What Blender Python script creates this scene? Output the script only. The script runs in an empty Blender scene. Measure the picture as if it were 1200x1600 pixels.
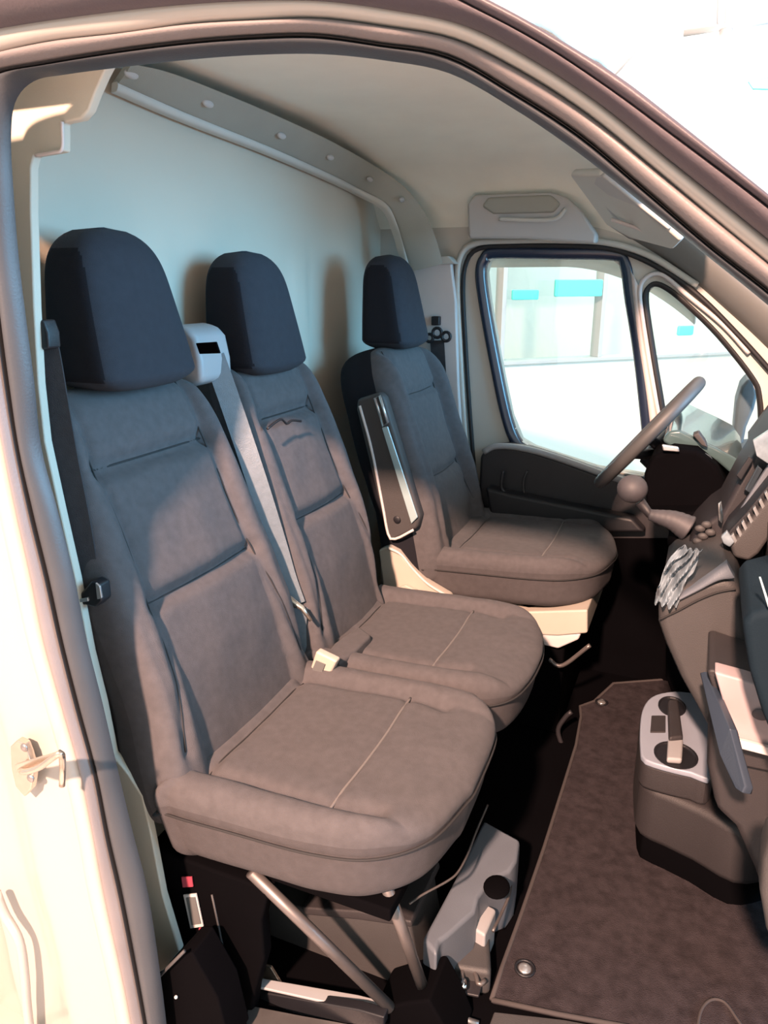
import bpy, bmesh, math, random
import numpy as np
from mathutils import Vector, Matrix
from mathutils.geometry import tessellate_polygon
from mathutils import noise as mnoise
random.seed(4)
scn = bpy.context.scene
col = scn.collection

# ---------------------------------------------------------------- camera
cd = bpy.data.cameras.new('camera'); cam = bpy.data.objects.new('camera', cd); col.objects.link(cam)
cam.location = (1.0945, -0.7148, 1.2973)
cam.rotation_euler = (math.pi/2 - 0.30252, 0, 0.40403)
cd.sensor_fit = 'VERTICAL'; cd.sensor_height = 36.0; cd.lens = 36.0*1155/1600; cd.clip_start = 0.02
scn.camera = cam

# ---------------------------------------------------------------- world, lamps, exposure
w = bpy.data.worlds.new('world'); scn.world = w; w.use_nodes = True
bgn = w.node_tree.nodes['Background']; bgn.inputs[0].default_value = (0.93, 1.0, 0.97, 1); bgn.inputs[1].default_value = 1.08

def area(name, loc, target, size, power, color, sy=None):
    l = bpy.data.lights.new(name, 'AREA'); l.energy = power; l.color = color; l.size = size
    if sy: l.shape = 'RECTANGLE'; l.size_y = sy
    o = bpy.data.objects.new(name, l); col.objects.link(o); o.location = loc
    o.rotation_euler = (Vector(target)-Vector(loc)).to_track_quat('-Z', 'Y').to_euler()
    return o
area('showroom_spot', (.88, -4.0, 4.1), (0.3, 0.4, 0.6), 0.22, 1350, (1.0, 0.62, 0.46))
area('shopfront_daylight', (5.0, 1.0, 2.0), (0.3, 0.8, 0.9), 2.4, 400, (0.20, 0.62, 1.0), 2.2)
area('far_wall_fill', (1.5, 4.3, 3.9), (2.0, 6.0, 1.0), 3.0, 170, (1.0, 0.95, 0.86), 1.0)  # unseen lamp added to brighten the far showroom wall
area('outside_wall_fill', (2.0, 8.2, 4.2), (1.2, 8.6, 1.0), 3.0, 420, (0.80, 1.0, 1.0), 1.5)  # added fill lamp, lifts the wall beyond the shop windows
area('ceiling_fill', (2.2, 3.2, 3.2), (4.2, 6.0, 4.4), 2.0, 25, (1.0, 0.84, 0.78), 1.0)  # added pinkish fill for the upper wall and ceiling

vs = scn.view_settings
scn.display_settings.display_device = 'sRGB'
vs.view_transform = 'Standard'; vs.look = 'None'; vs.exposure = 0.0; vs.gamma = 1.0
try: vs.use_curve_mapping = False
except Exception: pass

# ---------------------------------------------------------------- materials
def mat(name, colr, rough=0.5, metal=0.0, bump=0.0, bscale=300.0, var=0.0, vscale=8.0, spec=0.5, sheen=0.0, emit=None, coat=0.0, weave=False):
    m = bpy.data.materials.new(name); m.use_nodes = True
    nt = m.node_tree; b = nt.nodes['Principled BSDF']
    b.inputs['Base Color'].default_value = (*colr, 1); b.inputs['Roughness'].default_value = rough
    b.inputs['Metallic'].default_value = metal; b.inputs['Specular IOR Level'].default_value = spec
    b.inputs['Sheen Weight'].default_value = sheen; b.inputs['Coat Weight'].default_value = coat
    if emit: b.inputs['Emission Color'].default_value = (*emit[0], 1); b.inputs['Emission Strength'].default_value = emit[1]
    tc = nt.nodes.new('ShaderNodeTexCoord')
    if var > 0:
        n = nt.nodes.new('ShaderNodeTexNoise'); n.inputs['Scale'].default_value = vscale; n.inputs['Detail'].default_value = 6
        nt.links.new(tc.outputs['Object'], n.inputs['Vector'])
        r = nt.nodes.new('ShaderNodeMapRange'); r.inputs[1].default_value = 0.3; r.inputs[2].default_value = 0.7
        r.inputs[3].default_value = 1-var; r.inputs[4].default_value = 1+var
        nt.links.new(n.outputs['Fac'], r.inputs[0])
        mx = nt.nodes.new('ShaderNodeVectorMath'); mx.operation = 'SCALE'; mx.inputs[0].default_value = colr
        nt.links.new(r.outputs[0], mx.inputs['Scale']); nt.links.new(mx.outputs[0], b.inputs['Base Color'])
    if bump > 0:
        n = nt.nodes.new('ShaderNodeTexVoronoi' if weave else 'ShaderNodeTexNoise'); n.inputs['Scale'].default_value = bscale
        nt.links.new(tc.outputs['Object'], n.inputs['Vector'])
        bp = nt.nodes.new('ShaderNodeBump'); bp.inputs['Strength'].default_value = bump; bp.inputs['Distance'].default_value = 0.002
        nt.links.new(n.outputs[0], bp.inputs['Height']); nt.links.new(bp.outputs[0], b.inputs['Normal'])
    return m
def glass(name, tint, fac=0.06):
    m = bpy.data.materials.new(name); m.use_nodes = True; nt = m.node_tree
    nt.nodes.remove(nt.nodes['Principled BSDF']); out = nt.nodes['Material Output']
    t = nt.nodes.new('ShaderNodeBsdfTransparent'); t.inputs[0].default_value = (*tint, 1)
    g = nt.nodes.new('ShaderNodeBsdfGlossy'); g.inputs['Roughness'].default_value = 0.03
    mx = nt.nodes.new('ShaderNodeMixShader'); mx.inputs[0].default_value = fac
    nt.links.new(t.outputs[0], mx.inputs[1]); nt.links.new(g.outputs[0], mx.inputs[2]); nt.links.new(mx.outputs[0], out.inputs[0])
    return m
M = dict(
 fabric=mat('seat_fabric', (.082,.076,.080), .9, bump=.35, bscale=900, var=.10, vscale=60, spec=.25, sheen=.03, weave=True),
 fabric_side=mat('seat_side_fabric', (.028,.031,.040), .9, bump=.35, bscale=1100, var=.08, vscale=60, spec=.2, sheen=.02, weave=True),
 fabric_dimmed=mat('seat_fabric_dimmed', (.070,.064,.067), .9, bump=.35, bscale=1000, var=.08, vscale=60, spec=.2, weave=True),  # seat fabric toned down on side faces, shading put into the colour
 knob=mat('gear_knob_leather', (.06,.056,.062), .6, var=.15, vscale=40),
 cowl=mat('cowl_plastic', (.06,.10,.105), .22, coat=.5, var=.1),
 apillar=mat('pillar_cover_plastic', (.20,.20,.19), .7, bump=.1, bscale=400),
 lid=mat('lid_plastic', (.035,.05,.075), .5, bump=.1, bscale=400),
 fabric_shaded=mat('seat_fabric_shaded', (.012,.012,.016), .9, bump=.3, bscale=1000, spec=.15, weave=True),  # near-black fabric copy, shade painted on headrest and driver backrest sides
 cream=mat('cream_trim', (.50,.475,.40), .65, bump=.1, bscale=400, var=.03),
 seam=mat('seam_thread', (.018,.017,.018), .8),
 seam_pale=mat('seam_thread_pale', (.15,.135,.13), .8),
 black=mat('black_plastic', (.010,.010,.013), .5, bump=.2, bscale=700, var=.1),
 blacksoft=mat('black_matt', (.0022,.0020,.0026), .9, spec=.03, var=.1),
 dark=mat('charcoal_plastic', (.020,.018,.021), .5, bump=.25, bscale=600, var=.1),
 brown=mat('dash_plastic', (.048,.045,.046), .6, bump=.3, bscale=500, var=.08),
 brown_dark=mat('dash_lower_plastic', (.026,.023,.025), .6, bump=.3, bscale=500, var=.08),
 trim=mat('pillar_trim_plastic', (.52,.51,.47), .65, bump=.15, bscale=400, var=.03),
 liner=mat('headliner_felt', (.84,.83,.74), .95, bump=.3, bscale=500, var=.03),
 liner_grey=mat('shelf_plastic', (.46,.45,.44), .75, bump=.15, bscale=400, var=.04),
 bulk=mat('bulkhead_paint', (.53,.47,.385), .5, bump=.05, bscale=120, var=.03, vscale=3),
 rail=mat('rail_plastic', (.33,.33,.29), .7, bump=.2, bscale=400, var=.04),
 body=mat('body_paint', (.38,.36,.33), .28, coat=.4, var=.015, vscale=3),
 taupe=mat('door_pillar_trim', (.58,.52,.50), .7, var=.05),
 rubber=mat('door_rubber', (.185,.165,.165), .5, bump=.15, bscale=300, var=.08),
 rubber_m=mat('gutter_rubber', (.075,.062,.072), .5, bump=.15, bscale=300, var=.08),
 rubber_d=mat('dark_seal_rubber', (.045,.050,.058), .42, bump=.1, bscale=300, var=.1),
 blackline=mat('black_rubber', (.01,.009,.01), .6),
 carpet=mat('carpet', (.036,.030,.033), 1.0, bump=1.0, bscale=420, var=.28, vscale=45, spec=.05),
 carpet_edge=mat('carpet_piping', (.05,.042,.042), .9),
 steel=mat('dull_steel', (.36,.33,.32), .35, .85, var=.15, vscale=20),
 strut=mat('dark_steel', (.16,.14,.135), .4, .6, var=.12, vscale=20),
 zinc=mat('bright_zinc', (.6,.52,.44), .25, .9, var=.1, vscale=30),
 belt=mat('belt_webbing', (.028,.027,.032), .6, bump=.5, bscale=800, var=.15, vscale=80),
 belt_sheen=mat('belt_webbing_sheen', (.13,.155,.175), .32, bump=.4, bscale=800, var=.08, vscale=80),  # sky reflection on the webbing put into a grey base colour
 beige=mat('beige_plastic', (.45,.40,.34), .5, var=.05),
 grey=mat('grey_plastic', (.30,.30,.31), .5, var=.05),
 bluegrey=mat('jack_case_plastic', (.11,.125,.15), .5, bump=.2, bscale=500, var=.08),
 navy=mat('navy_plastic', (.006,.014,.022), .8, spec=.15, bump=.2, bscale=500, var=.1),
 holder=mat('holder_plastic', (.25,.28,.34), .4, var=.04),
 seal_navy=mat('window_channel', (.018,.028,.055), .25, spec=.8),
 strut_soft=mat('wheel_leather', (.065,.065,.066), .5, bump=.2, bscale=700),
 silver=mat('satin_silver', (.62,.63,.64), .28, .8),
 stripe=mat('pale_stripe', (.42,.55,.58), .35, .3),
 chrome=mat('chrome', (.85,.85,.85), .12, 1.0),
 film=mat('clear_film', (.22,.27,.31), .12, spec=.9, coat=.6, var=.3, vscale=40),
 white=mat('white_card', (.38,.31,.32), .4, coat=.3, var=.03),
 label=mat('label_paper', (.55,.52,.52), .6),
 print=mat('label_print', (.12,.12,.12), .7),
 red=mat('red_tag', (.35,.05,.08), .5),
 shop_wall=mat('showroom_wall', (.72,.71,.64), .8, var=.02, vscale=1),
 shop_white=mat('showroom_white', (.70,.64,.62), .8, var=.02, vscale=1),
 shop_floor=mat('showroom_floor', (.55,.5,.47), .35, var=.08, vscale=3),
 teal=mat('teal_sign', (.10,.70,.66), .4),
 shopline=mat('showroom_frame', (.42,.45,.46), .5),
 lampglow=mat('lamp_globe', (1,.98,.95), .5, emit=((1,.97,.93), 4.0)),
 glass=glass('window_glass', (.93,.98,.97)),
 lens=mat('gauge_lens', (.03,.04,.05), .08, coat=1.0),
)

# ---------------------------------------------------------------- helpers
def obj(name, V, F, m, parent=None, smooth=False, bevel=0.0, seg=2):
    me = bpy.data.meshes.new(name); me.from_pydata([tuple(map(float, v)) for v in V], [], [tuple(f) for f in F]); me.validate()
    bm = bmesh.new(); bm.from_mesh(me); bmesh.ops.recalc_face_normals(bm, faces=bm.faces); bm.to_mesh(me); bm.free()
    me.materials.append(M[m] if isinstance(m, str) else m)
    if smooth: me.shade_smooth()
    o = bpy.data.objects.new(name, me); col.objects.link(o)
    if parent: o.parent = parent
    if bevel > 0:
        b = o.modifiers.new('bevel', 'BEVEL'); b.width = bevel; b.segments = seg; b.limit_method = 'ANGLE'; b.angle_limit = 0.6
        b.harden_normals = False
        me.shade_smooth()
        e = o.modifiers.new('wn', 'WEIGHTED_NORMAL'); e.keep_sharp = True
    return o
def thing(name, label, cat, group=None):
    o = bpy.data.objects.new(name, None); col.objects.link(o); o.empty_display_size = 0.05
    o['label'] = label; o['category'] = cat
    if group: o['group'] = group
    return o
def tag(o, label, cat=None, kind=None, group=None):
    o['label'] = label
    if cat: o['category'] = cat
    if kind: o['kind'] = kind
    if group: o['group'] = group
    return o
def struct(o, label, cat): return tag(o, label, cat, 'structure')

def spline(P, n, closed=False):
    """Catmull-Rom through P, n samples evenly by length"""
    P = [np.array(p, float) for p in P]; m = len(P); out = []
    rng = m if closed else m-1
    for i in range(rng):
        if closed: a, b, c, d = P[i-1], P[i], P[(i+1) % m], P[(i+2) % m]
        else:
            b, c = P[i], P[i+1]; a = P[i-1] if i else 2*b-c; d = P[i+2] if i+2 < m else 2*c-b
        for k in range(16):
            t = k/16; out.append(.5*((2*b)+(-a+c)*t+(2*a-5*b+4*c-d)*t*t+(-a+3*b-3*c+d)*t**3))
    out.append(P[0] if closed else P[-1]); out = np.array(out)
    L = np.concatenate([[0], np.cumsum(np.linalg.norm(np.diff(out, axis=0), axis=1))])
    s = np.linspace(0, L[-1], n+1 if closed else n)
    R = np.stack([np.interp(s, L, out[:, j]) for j in range(out.shape[1])], 1)
    return R[:-1] if closed else R
def resample(P, n):
    P = np.array(P, float); L = np.concatenate([[0], np.cumsum(np.linalg.norm(np.diff(P, axis=0), axis=1))])
    s = np.linspace(0, L[-1], n); return np.stack([np.interp(s, L, P[:, j]) for j in range(P.shape[1])], 1)

def tube_vf(P, r, sides=10, closed=False, cap=True):
    P = [Vector(p) for p in P]; n = len(P); V = []; Fc = []
    rr = r if hasattr(r, '__len__') else [r]*n
    up = Vector((0.13, 0.27, 0.95))
    for i, p in enumerate(P):
        if closed: t = P[(i+1) % n]-P[i-1]
        else: t = (P[min(i+1, n-1)]-P[max(i-1, 0)])
        t = t.normalized() if t.length > 0 else Vector((0, 0, 1))
        u = up - t*up.dot(t)
        if u.length < 1e-4: u = Vector((1, 0, 0)) - t*t.x
        u.normalize(); v = t.cross(u); up = u
        for k in range(sides):
            a = 2*math.pi*k/sides; V.append(p+(u*math.cos(a)+v*math.sin(a))*rr[i])
    for i in range(n if closed else n-1):
        j = (i+1) % n
        for k in range(sides):
            k2 = (k+1) % sides; Fc.append((i*sides+k, i*sides+k2, j*sides+k2, j*sides+k))
    if cap and not closed: Fc.append(tuple(range(sides))); Fc.append(tuple((n-1)*sides+k for k in range(sides)))
    return V, Fc
def tube(name, P, r, m, parent=None, sides=10, closed=False, smooth_path=0):
    if smooth_path: P = spline(P, smooth_path, closed)
    V, Fc = tube_vf(P, r, sides, closed); return obj(name, V, Fc, m, parent, smooth=True)
def prism(name, poly, y0, y1, m, parent=None, bevel=0.004, shrink=None, holes=(), axis='y', smooth=False):
    """closed polygon (world points, own axis coordinate ignored) extruded from y0 to y1"""
    ai = 'xyz'.index(axis); loops = [[tuple(p) for p in poly]]+[[tuple(p) for p in h] for h in holes]
    flat = [[Vector([0 if i == ai else p[i] for i in range(3)]) for p in lp] for lp in loops]
    tris = tessellate_polygon(flat); pts = [p for lp in loops for p in lp]; n = len(pts)
    def mk(p, v): q = list(p); q[ai] = v; return q
    V = [mk(p, y0) for p in pts]+[mk(p, y1) for p in pts]
    if holes:
        Fc = [t for t in tris]+[tuple(n+i for i in t) for t in tris]
    else:
        Fc = [tuple(range(n)), tuple(range(2*n-1, n-1, -1))]
    k = 0
    for lp in loops:
        m_ = len(lp)
        for i in range(m_): a, b = k+i, k+(i+1) % m_; Fc.append((a, b, n+b, n+a))
        k += m_
    return obj(name, V, Fc, m, parent, bevel=0 if holes else bevel, smooth=False)
def box(name, x0, x1, y0, y1, z0, z1, m, parent=None, bevel=0.004):
    V = [(x, y, z) for x in (x0, x1) for y in (y0, y1) for z in (z0, z1)]
    Fc = [(0, 1, 3, 2), (4, 6, 7, 5), (0, 4, 5, 1), (2, 3, 7, 6), (0, 2, 6, 4), (1, 5, 7, 3)]
    return obj(name, V, Fc, m, parent, bevel=bevel)
def slab(name, quad, thick, m, parent=None, bevel=0.003):
    """planar polygon in 3D with thickness along its own normal"""
    Q = [Vector(q) for q in quad]; nrm = sum(((Q[i]-Q[0]).cross(Q[(i+1) % len(Q)]-Q[0]) for i in range(1, len(Q)-1)), Vector((0,0,0))).normalized()
    n = len(Q); V = [q+nrm*thick/2 for q in Q]+[q-nrm*thick/2 for q in Q]
    Fc = [tuple(range(n)), tuple(range(2*n-1, n-1, -1))]+[(i, (i+1) % n, n+(i+1) % n, n+i) for i in range(n)]
    return obj(name, V, Fc, m, parent, bevel=bevel)
def stations(P, closed=False, k=5):
    P = [np.array(p, float) for p in P]; m = len(P); out = []
    for i in range(m if closed else m-1):
        if closed: a, b, c, d = P[i-1], P[i], P[(i+1) % m], P[(i+2) % m]
        else:
            b, c = P[i], P[i+1]; a = P[i-1] if i else 2*b-c; d = P[i+2] if i+2 < m else 2*c-b
        for q in range(k):
            t = q/k; out.append(.5*((2*b)+(-a+c)*t+(2*a-5*b+4*c-d)*t*t+(-a+3*b-3*c+d)*t**3))
    if not closed: out.append(P[-1])
    return np.array(out)
def band(name, A, B, m, bulge=0.01, depth=0.02, n=90, parent=None, closed=False, k=8, nrm=(0, -1, 0)):
    """closed strip swept between two edge curves A and B; rounded towards nrm, `depth` thick behind"""
    if len(A) == len(B): a = stations(A, closed); b = stations(B, closed); n = len(a)
    else: a = spline(A, n, closed); b = spline(B, n, closed)
    nv = np.array(nrm, float); V = []; Fc = []
    for i in range(n):
        for j in range(k+1):
            t = j/k; V.append(a[i]*(1-t)+b[i]*t+nv*bulge*math.sin(math.pi*t)**.6)
        V.append(b[i]-nv*depth); V.append(a[i]-nv*depth)
    K = k+3
    for i in range(n if closed else n-1):
        i2 = (i+1) % n
        for j in range(K): j2 = (j+1) % K; Fc.append((i*K+j, i2*K+j, i2*K+j2, i*K+j2))
    if not closed: Fc.append(tuple(range(K))); Fc.append(tuple((n-1)*K+j for j in range(K)))
    o = obj(name, V, Fc, m, parent, smooth=True)
    o.data.set_sharp_from_angle(angle=math.radians(55)); return o
def merge(parts, name, m, parent=None, smooth=False, bevel=0.0):
    V = []; Fc = []
    for v, f in parts: o = len(V); V += [tuple(map(float, p)) for p in v]; Fc += [tuple(i+o for i in q) for q in f]
    return obj(name, V, Fc, m, parent, smooth=smooth, bevel=bevel)
def ball(name, c, r, m, parent=None, sc=(1, 1, 1), nu=20, nv=12):
    V = []; Fc = []
    for i in range(nv+1):
        a = math.pi*i/nv
        for j in range(nu):
            b = 2*math.pi*j/nu; V.append((c[0]+r*sc[0]*math.sin(a)*math.cos(b), c[1]+r*sc[1]*math.sin(a)*math.sin(b), c[2]+r*sc[2]*math.cos(a)))
    for i in range(nv):
        for j in range(nu): j2 = (j+1) % nu; Fc.append((i*nu+j, i*nu+j2, (i+1)*nu+j2, (i+1)*nu+j))
    o = obj(name, V, Fc, m, parent, smooth=True)
    bm = bmesh.new(); bm.from_mesh(o.data); bmesh.ops.remove_doubles(bm, verts=bm.verts, dist=1e-6); bm.to_mesh(o.data); bm.free()
    return o

# upholstery: a dense box mapped onto a cushion outline; u,v in the outline plane, w = thickness (front at w = top)
def cushion(name, outline, th, m, frame, rs=.16, rc=.8, grooves=(), disp=None, taper=0.0, parent=None, res=84, rw=14, wtop=0.0, back_scale=1.0, seam='seam', wrinkle=0.0015, side=None, side_at=.3):
    out = spline([(p[0], p[1], 0) for p in outline], 400, True)[:, :2]
    c0 = (out.max(0)+out.min(0))/2; half = (out.max(0)-out.min(0))/2
    ang = np.arctan2((out[:, 1]-c0[1])/half[1], (out[:, 0]-c0[0])/half[0]); od = np.argsort(ang)
    ang = ang[od]; rad = out[od]-c0
    angp = np.concatenate([ang-2*np.pi, ang, ang+2*np.pi]); radp = np.concatenate([rad, rad, rad])
    def B(a, b):
        t = np.arctan2(b, a); return np.stack([np.interp(t, angp, radp[:, 0]), np.interp(t, angp, radp[:, 1])], -1)
    idx = {}; pts = []; faces = []
    def gid(a, b, c):
        key = (round(a, 5), round(b, 5), round(c, 5))
        if key not in idx: idx[key] = len(pts); pts.append((a, b, c))
        return idx[key]
    g = np.linspace(-1, 1, res+1); gw = np.linspace(-1, 1, rw+1)
    for i in range(res):
        for j in range(res):
            faces.append([gid(g[i], g[j], 1), gid(g[i+1], g[j], 1), gid(g[i+1], g[j+1], 1), gid(g[i], g[j+1], 1)])
    for i in range(0, res):
        for k in range(rw):
            for s in (-1, 1):
                faces.append([gid(g[i], s, gw[k]), gid(g[i+1], s, gw[k]), gid(g[i+1], s, gw[k+1]), gid(g[i], s, gw[k+1])])
                faces.append([gid(s, g[i], gw[k]), gid(s, g[i+1], gw[k]), gid(s, g[i+1], gw[k+1]), gid(s, g[i], gw[k+1])])
    step = 6
    bi = list(range(0, res+1))
    for i in range(res):
        for j in range(res):
            faces.append([gid(g[i], g[j], -1), gid(g[i], g[j+1], -1), gid(g[i+1], g[j+1], -1), gid(g[i+1], g[j], -1)])
    P = np.array(pts); a, b, c = P.T
    s = np.maximum(np.abs(a), np.abs(b)); ss = np.maximum(s, 1e-9); bd = B(a/ss, b/ss)
    # round the (s,c) corner
    qs = np.minimum(s, 1-rs); qc = np.clip(c, -(1-rc), 1-rc)
    ds = (s-qs)/rs; dc = (c-qc)/rc; nn = np.hypot(ds, dc); mx = np.maximum(np.abs(ds), np.abs(dc))
    kf = np.where(nn > 1e-9, mx/np.maximum(nn, 1e-9), 1.0)
    s2 = qs+ds*kf*rs; c2 = qc+dc*kf*rc
    uvp = c0+bd*s2[:, None]*(1-taper*(1-c2[:, None])/2)
    wv = wtop-(1-c2)/2*th
    front = np.clip((c2-.2)/.8, 0, 1)
    gsum = np.zeros(len(P))
    for gr in grooves:
        pl = spline([(q[0], q[1]) for q in gr['p']], 60) if len(gr['p']) > 2 else resample(gr['p'], 60)
        d = np.full(len(P), 9.0)
        for k in range(0, 59):
            p0, p1 = pl[k], pl[k+1]; e = p1-p0; L2 = e@e+1e-12
            t = np.clip(((uvp-p0)@e)/L2, 0, 1); dd = np.linalg.norm(uvp-p0-t[:, None]*e, axis=1); d = np.minimum(d, dd)
        gsum -= gr.get('d', .007)*np.exp(-(d/gr.get('w', .011))**2)
    wv = wv+gsum*front
    if disp is not None: wv = wv+disp(uvp[:, 0], uvp[:, 1])*front
    if wrinkle:
        wn = np.array([mnoise.noise(Vector((p[0]*14, p[1]*14, q*9))) for p, q in zip(uvp, wv)]); wv = wv+wn*wrinkle*1.5
    V = [frame(*q) for q in np.column_stack([uvp, wv])]
    o = obj(name, V, faces, m, parent, smooth=True)
    if side:
        o.data.materials.append(M[side]); vc = c2
        for pf in o.data.polygons:
            if np.mean([vc[i] for i in pf.vertices]) < side_at: pf.material_index = 1
    for gr in grooves:
        if gr.get('line', 1):
            pl = spline([(q[0], q[1]) for q in gr['p']], 40) if len(gr['p']) > 2 else resample(gr['p'], 40)
            def surf(q):
                j = np.argmin(((uvp-q)**2).sum(1)+(c2 < .5)*9); return wv[j]
            Z = [surf(q) for q in pl]; Z = np.convolve(np.pad(Z, 3, mode='edge'), np.ones(7)/7, 'valid')
            T = [frame(q[0], q[1], z+.0006) for q, z in zip(pl, Z)]
            tube('seam', T, gr.get('r', .0016), gr.get('m', seam), o, sides=6)
    return o

# ================================================================= SHOWROOM AROUND THE VAN
struct(box('floor', -8, 12, -8, 12, -.62, -.58, 'shop_floor', bevel=0), 'pale glossy showroom floor under the van', 'floor')
def showroom():
    d = Vector((math.cos(-.06), math.sin(-.06), 0))     # the far wall is not quite parallel with the van
    ang = .80; ux = Vector((math.cos(ang), math.sin(ang), 0)); nv = Vector((-ux.y, ux.x, 0)); O = Vector((1.0, 6.0, 0))
    def W(a, h, t=0): return tuple(O+ux*a+nv*t+Vector((0, 0, h)))
    def wb(name, a0, a1, h0, h1, t0, t1, m, parent=None, bevel=0.0):
        V = [W(a, h, t) for a in (a0, a1) for t in (t0, t1) for h in (h0, h1)]
        Fc = [(0, 1, 3, 2), (4, 6, 7, 5), (0, 4, 5, 1), (2, 3, 7, 6), (0, 2, 6, 4), (1, 5, 7, 3)]
        return obj(name, V, Fc, m, parent, bevel=bevel)
    lo = wb('wall_back', -5, 9, -.58, .72, 0, .12, 'shop_wall'); struct(lo, 'cream low wall of the showroom seen below the shop windows', 'wall')
    wb('sill', -5, 9, .715, .735, -.05, .16, 'shopline', lo)
    up = wb('wall_upper', -5, 9, 1.78, 7.5, 0, .12, 'shop_white'); struct(up, 'white upper wall of the showroom above the shop windows', 'wall')
    win = wb('window_3', -5, 9, .735, 1.78, .06, .08, 'glass'); struct(win, 'wide shop window band seen through the driver door glass', 'window')
    for a in (-3.6, -2.72, -1.83, -.95, 1.0, 2.1, 3.6, 5.2): wb('mullion', a-.018, a+.018, .735, 1.78, 0, .1, 'shopline', win, .004)
    out = wb('wall_outside', -9, 10, -.58, 5, 2.2, 2.3, 'shop_white'); struct(out, 'bright white wall across the street behind the shop windows', 'wall')
    s = wb('teal_sign', -1.80, -1.58, 1.17, 1.24, -.06, -.03, 'teal', bevel=.01); tag(s, 'small teal sign in shop window near its left mullion', 'sign')
    s = wb('teal_sign', -1.44, -1.02, 1.19, 1.31, -.06, -.03, 'teal', bevel=.01); tag(s, 'larger teal sign at the middle of the shop window', 'sign')
    s = wb('teal_sign', -.24, -.08, .88, .96, -.06, -.03, 'teal', bevel=.03); tag(s, 'tiny teal sign seen through the small quarter window', 'sign')
showroom()
ce = obj('ceiling_showroom', [(-6, 1.9, 4.6), (12, 1.9, 4.6), (12, 9, 4.6), (-6, 9, 4.6), (-6, 1.9, 4.7), (12, 1.9, 4.7), (12, 9, 4.7), (-6, 9, 4.7)],
   [(0, 1, 2, 3), (4, 5, 6, 7), (0, 1, 5, 4), (1, 2, 6, 5), (2, 3, 7, 6), (3, 0, 4, 7)], 'shop_white'); struct(ce, 'pinkish white showroom ceiling above the van roof', 'ceiling')
lr = thing('ceiling_rail', 'thin grey lighting rail hanging under the showroom ceiling', 'rail')
tube('rail', [(0.8154, 3.6, 2.4352), (1.2825, 3.6, 2.4502)], .016, 'shopline', lr, 8)
tube('hanger', [(0.9667, 3.6, 2.445), (0.9393, 3.6, 2.711)], .007, 'shopline', lr, 6)
tube('brace_cable', [(0.5141, 3.6, 2.2892), (0.7062, 3.6, 2.4796)], .006, 'shopline', lr, 6)
pl_ = thing('pendant_lamp', 'glowing white globe lamp hanging in the showroom above the bonnet', 'lamp')
lc = [(1.0117, 3.6, 2.3076)][0]
ball('globe', lc, .088, 'lampglow', pl_)
tube('cord', [lc, (lc[0]-.02, lc[1], lc[2]+.22)], .006, 'shopline', pl_, 6)
tube('cap', [(lc[0]-.005, lc[1], lc[2]+.08), (lc[0]-.01, lc[1], lc[2]+.12)], .03, 'shopline', pl_, 12)
pn = thing('ceiling_panel', 'dark edged flat panel under the showroom ceiling at the right', 'panel')
slab('panel', [(1.1266, 3.8, 2.242), (1.3796, 3.8, 2.2741), (1.3938, 3.8, 2.1795), (1.1545, 3.8, 2.2057)], .02, 'teal', pn)

# ================================================================= VAN SHELL
# bulkhead behind the seats
bk = thing('wall_left', 'pale grey green steel bulkhead behind the three seats', 'wall'); bk['kind'] = 'structure'
def bulkhead():
    ny, nz = 120, 110; V = []; Fc = []
    for i in range(ny+1):
        for j in range(nz+1):
            y = -.08+2.1*i/ny; z = -.02+1.8*j/nz
            x = .0
            # two pressed vertical beads and a shallow dish, as on a steel bulkhead
            for yc, wd in ((1.22, .05), (.62, .05)): x += .010*math.exp(-((y-yc)/wd)**4)*(1/(1+math.exp((z-1.36)*60)))
            x += .030/(1+math.exp(-(y-1.83)*50))
            x -= .012*math.exp(-((z-1.53)/.10)**6)*0
            V.append((x, y, z))
    for i in range(ny):
        for j in range(nz): a = i*(nz+1)+j; Fc.append((a, a+1, a+nz+2, a+nz+1))
    obj('pressed_panel', V, Fc, 'bulk', bk, smooth=True)
    box('backing_sheet', -.06, -.04, -.08, 2.0, -.02, 1.8, 'bulk', bk, 0)
bulkhead()
# headliner rail along the top of the bulkhead, bending down at the far pillar
rl = thing('trim_1', 'grey plastic rail along the top edge of the bulkhead with slotted screw holes', 'trim'); rl['kind'] = 'structure'
UP = [(0.1, 0.474, 1.6642), (0.1, 0.5708, 1.6734), (0.1, 0.7116, 1.6743), (0.1, 0.962, 1.6693), (0.1, 1.2591, 1.6566), (0.1, 1.5612, 1.6306)]+[(0.1624, 1.64, 1.5779)]+[(0.2164, 1.66, 1.5101), (0.2568, 1.66, 1.4328)]+[(0.2744, 1.69, 1.3519)]
LO = [(0.03, 0.5135, 1.6464), (0.03, 0.614, 1.638), (0.03, 0.7575, 1.6285), (0.03, 1.0425, 1.6142), (0.03, 1.3534, 1.5918), (0.03, 1.5798, 1.5701)]+[(0.1007, 1.62, 1.5297)]+[(0.1239, 1.65, 1.4739), (0.1512, 1.65, 1.3956)]+[(0.1626, 1.68, 1.3286)]
band('rail_strip', UP, LO, 'rail', .006, .03, parent=rl, nrm=(.8, -.45, -.2), n=80)
band('rail_lip', [tuple(np.array(p)+np.array((.004, -.004, .004))) for p in LO], [tuple(np.array(p)+np.array((.0, -.004, -.012))) for p in LO], 'trim', .005, .02, parent=rl, nrm=(.9, -.3, 0), n=80)
for q in [(0.075, 0.5014, 1.6564), (0.075, 0.7326, 1.6522), (0.075, 1.0308, 1.6383), (0.075, 1.2912, 1.6245), (0.075, 1.5588, 1.599)]+[(0.1536, 1.63, 1.5437)]:
    ball('screw_slot', q, .014, 'liner_grey', rl, sc=(.5, 1.3, .55), nu=14, nv=8)

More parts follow.
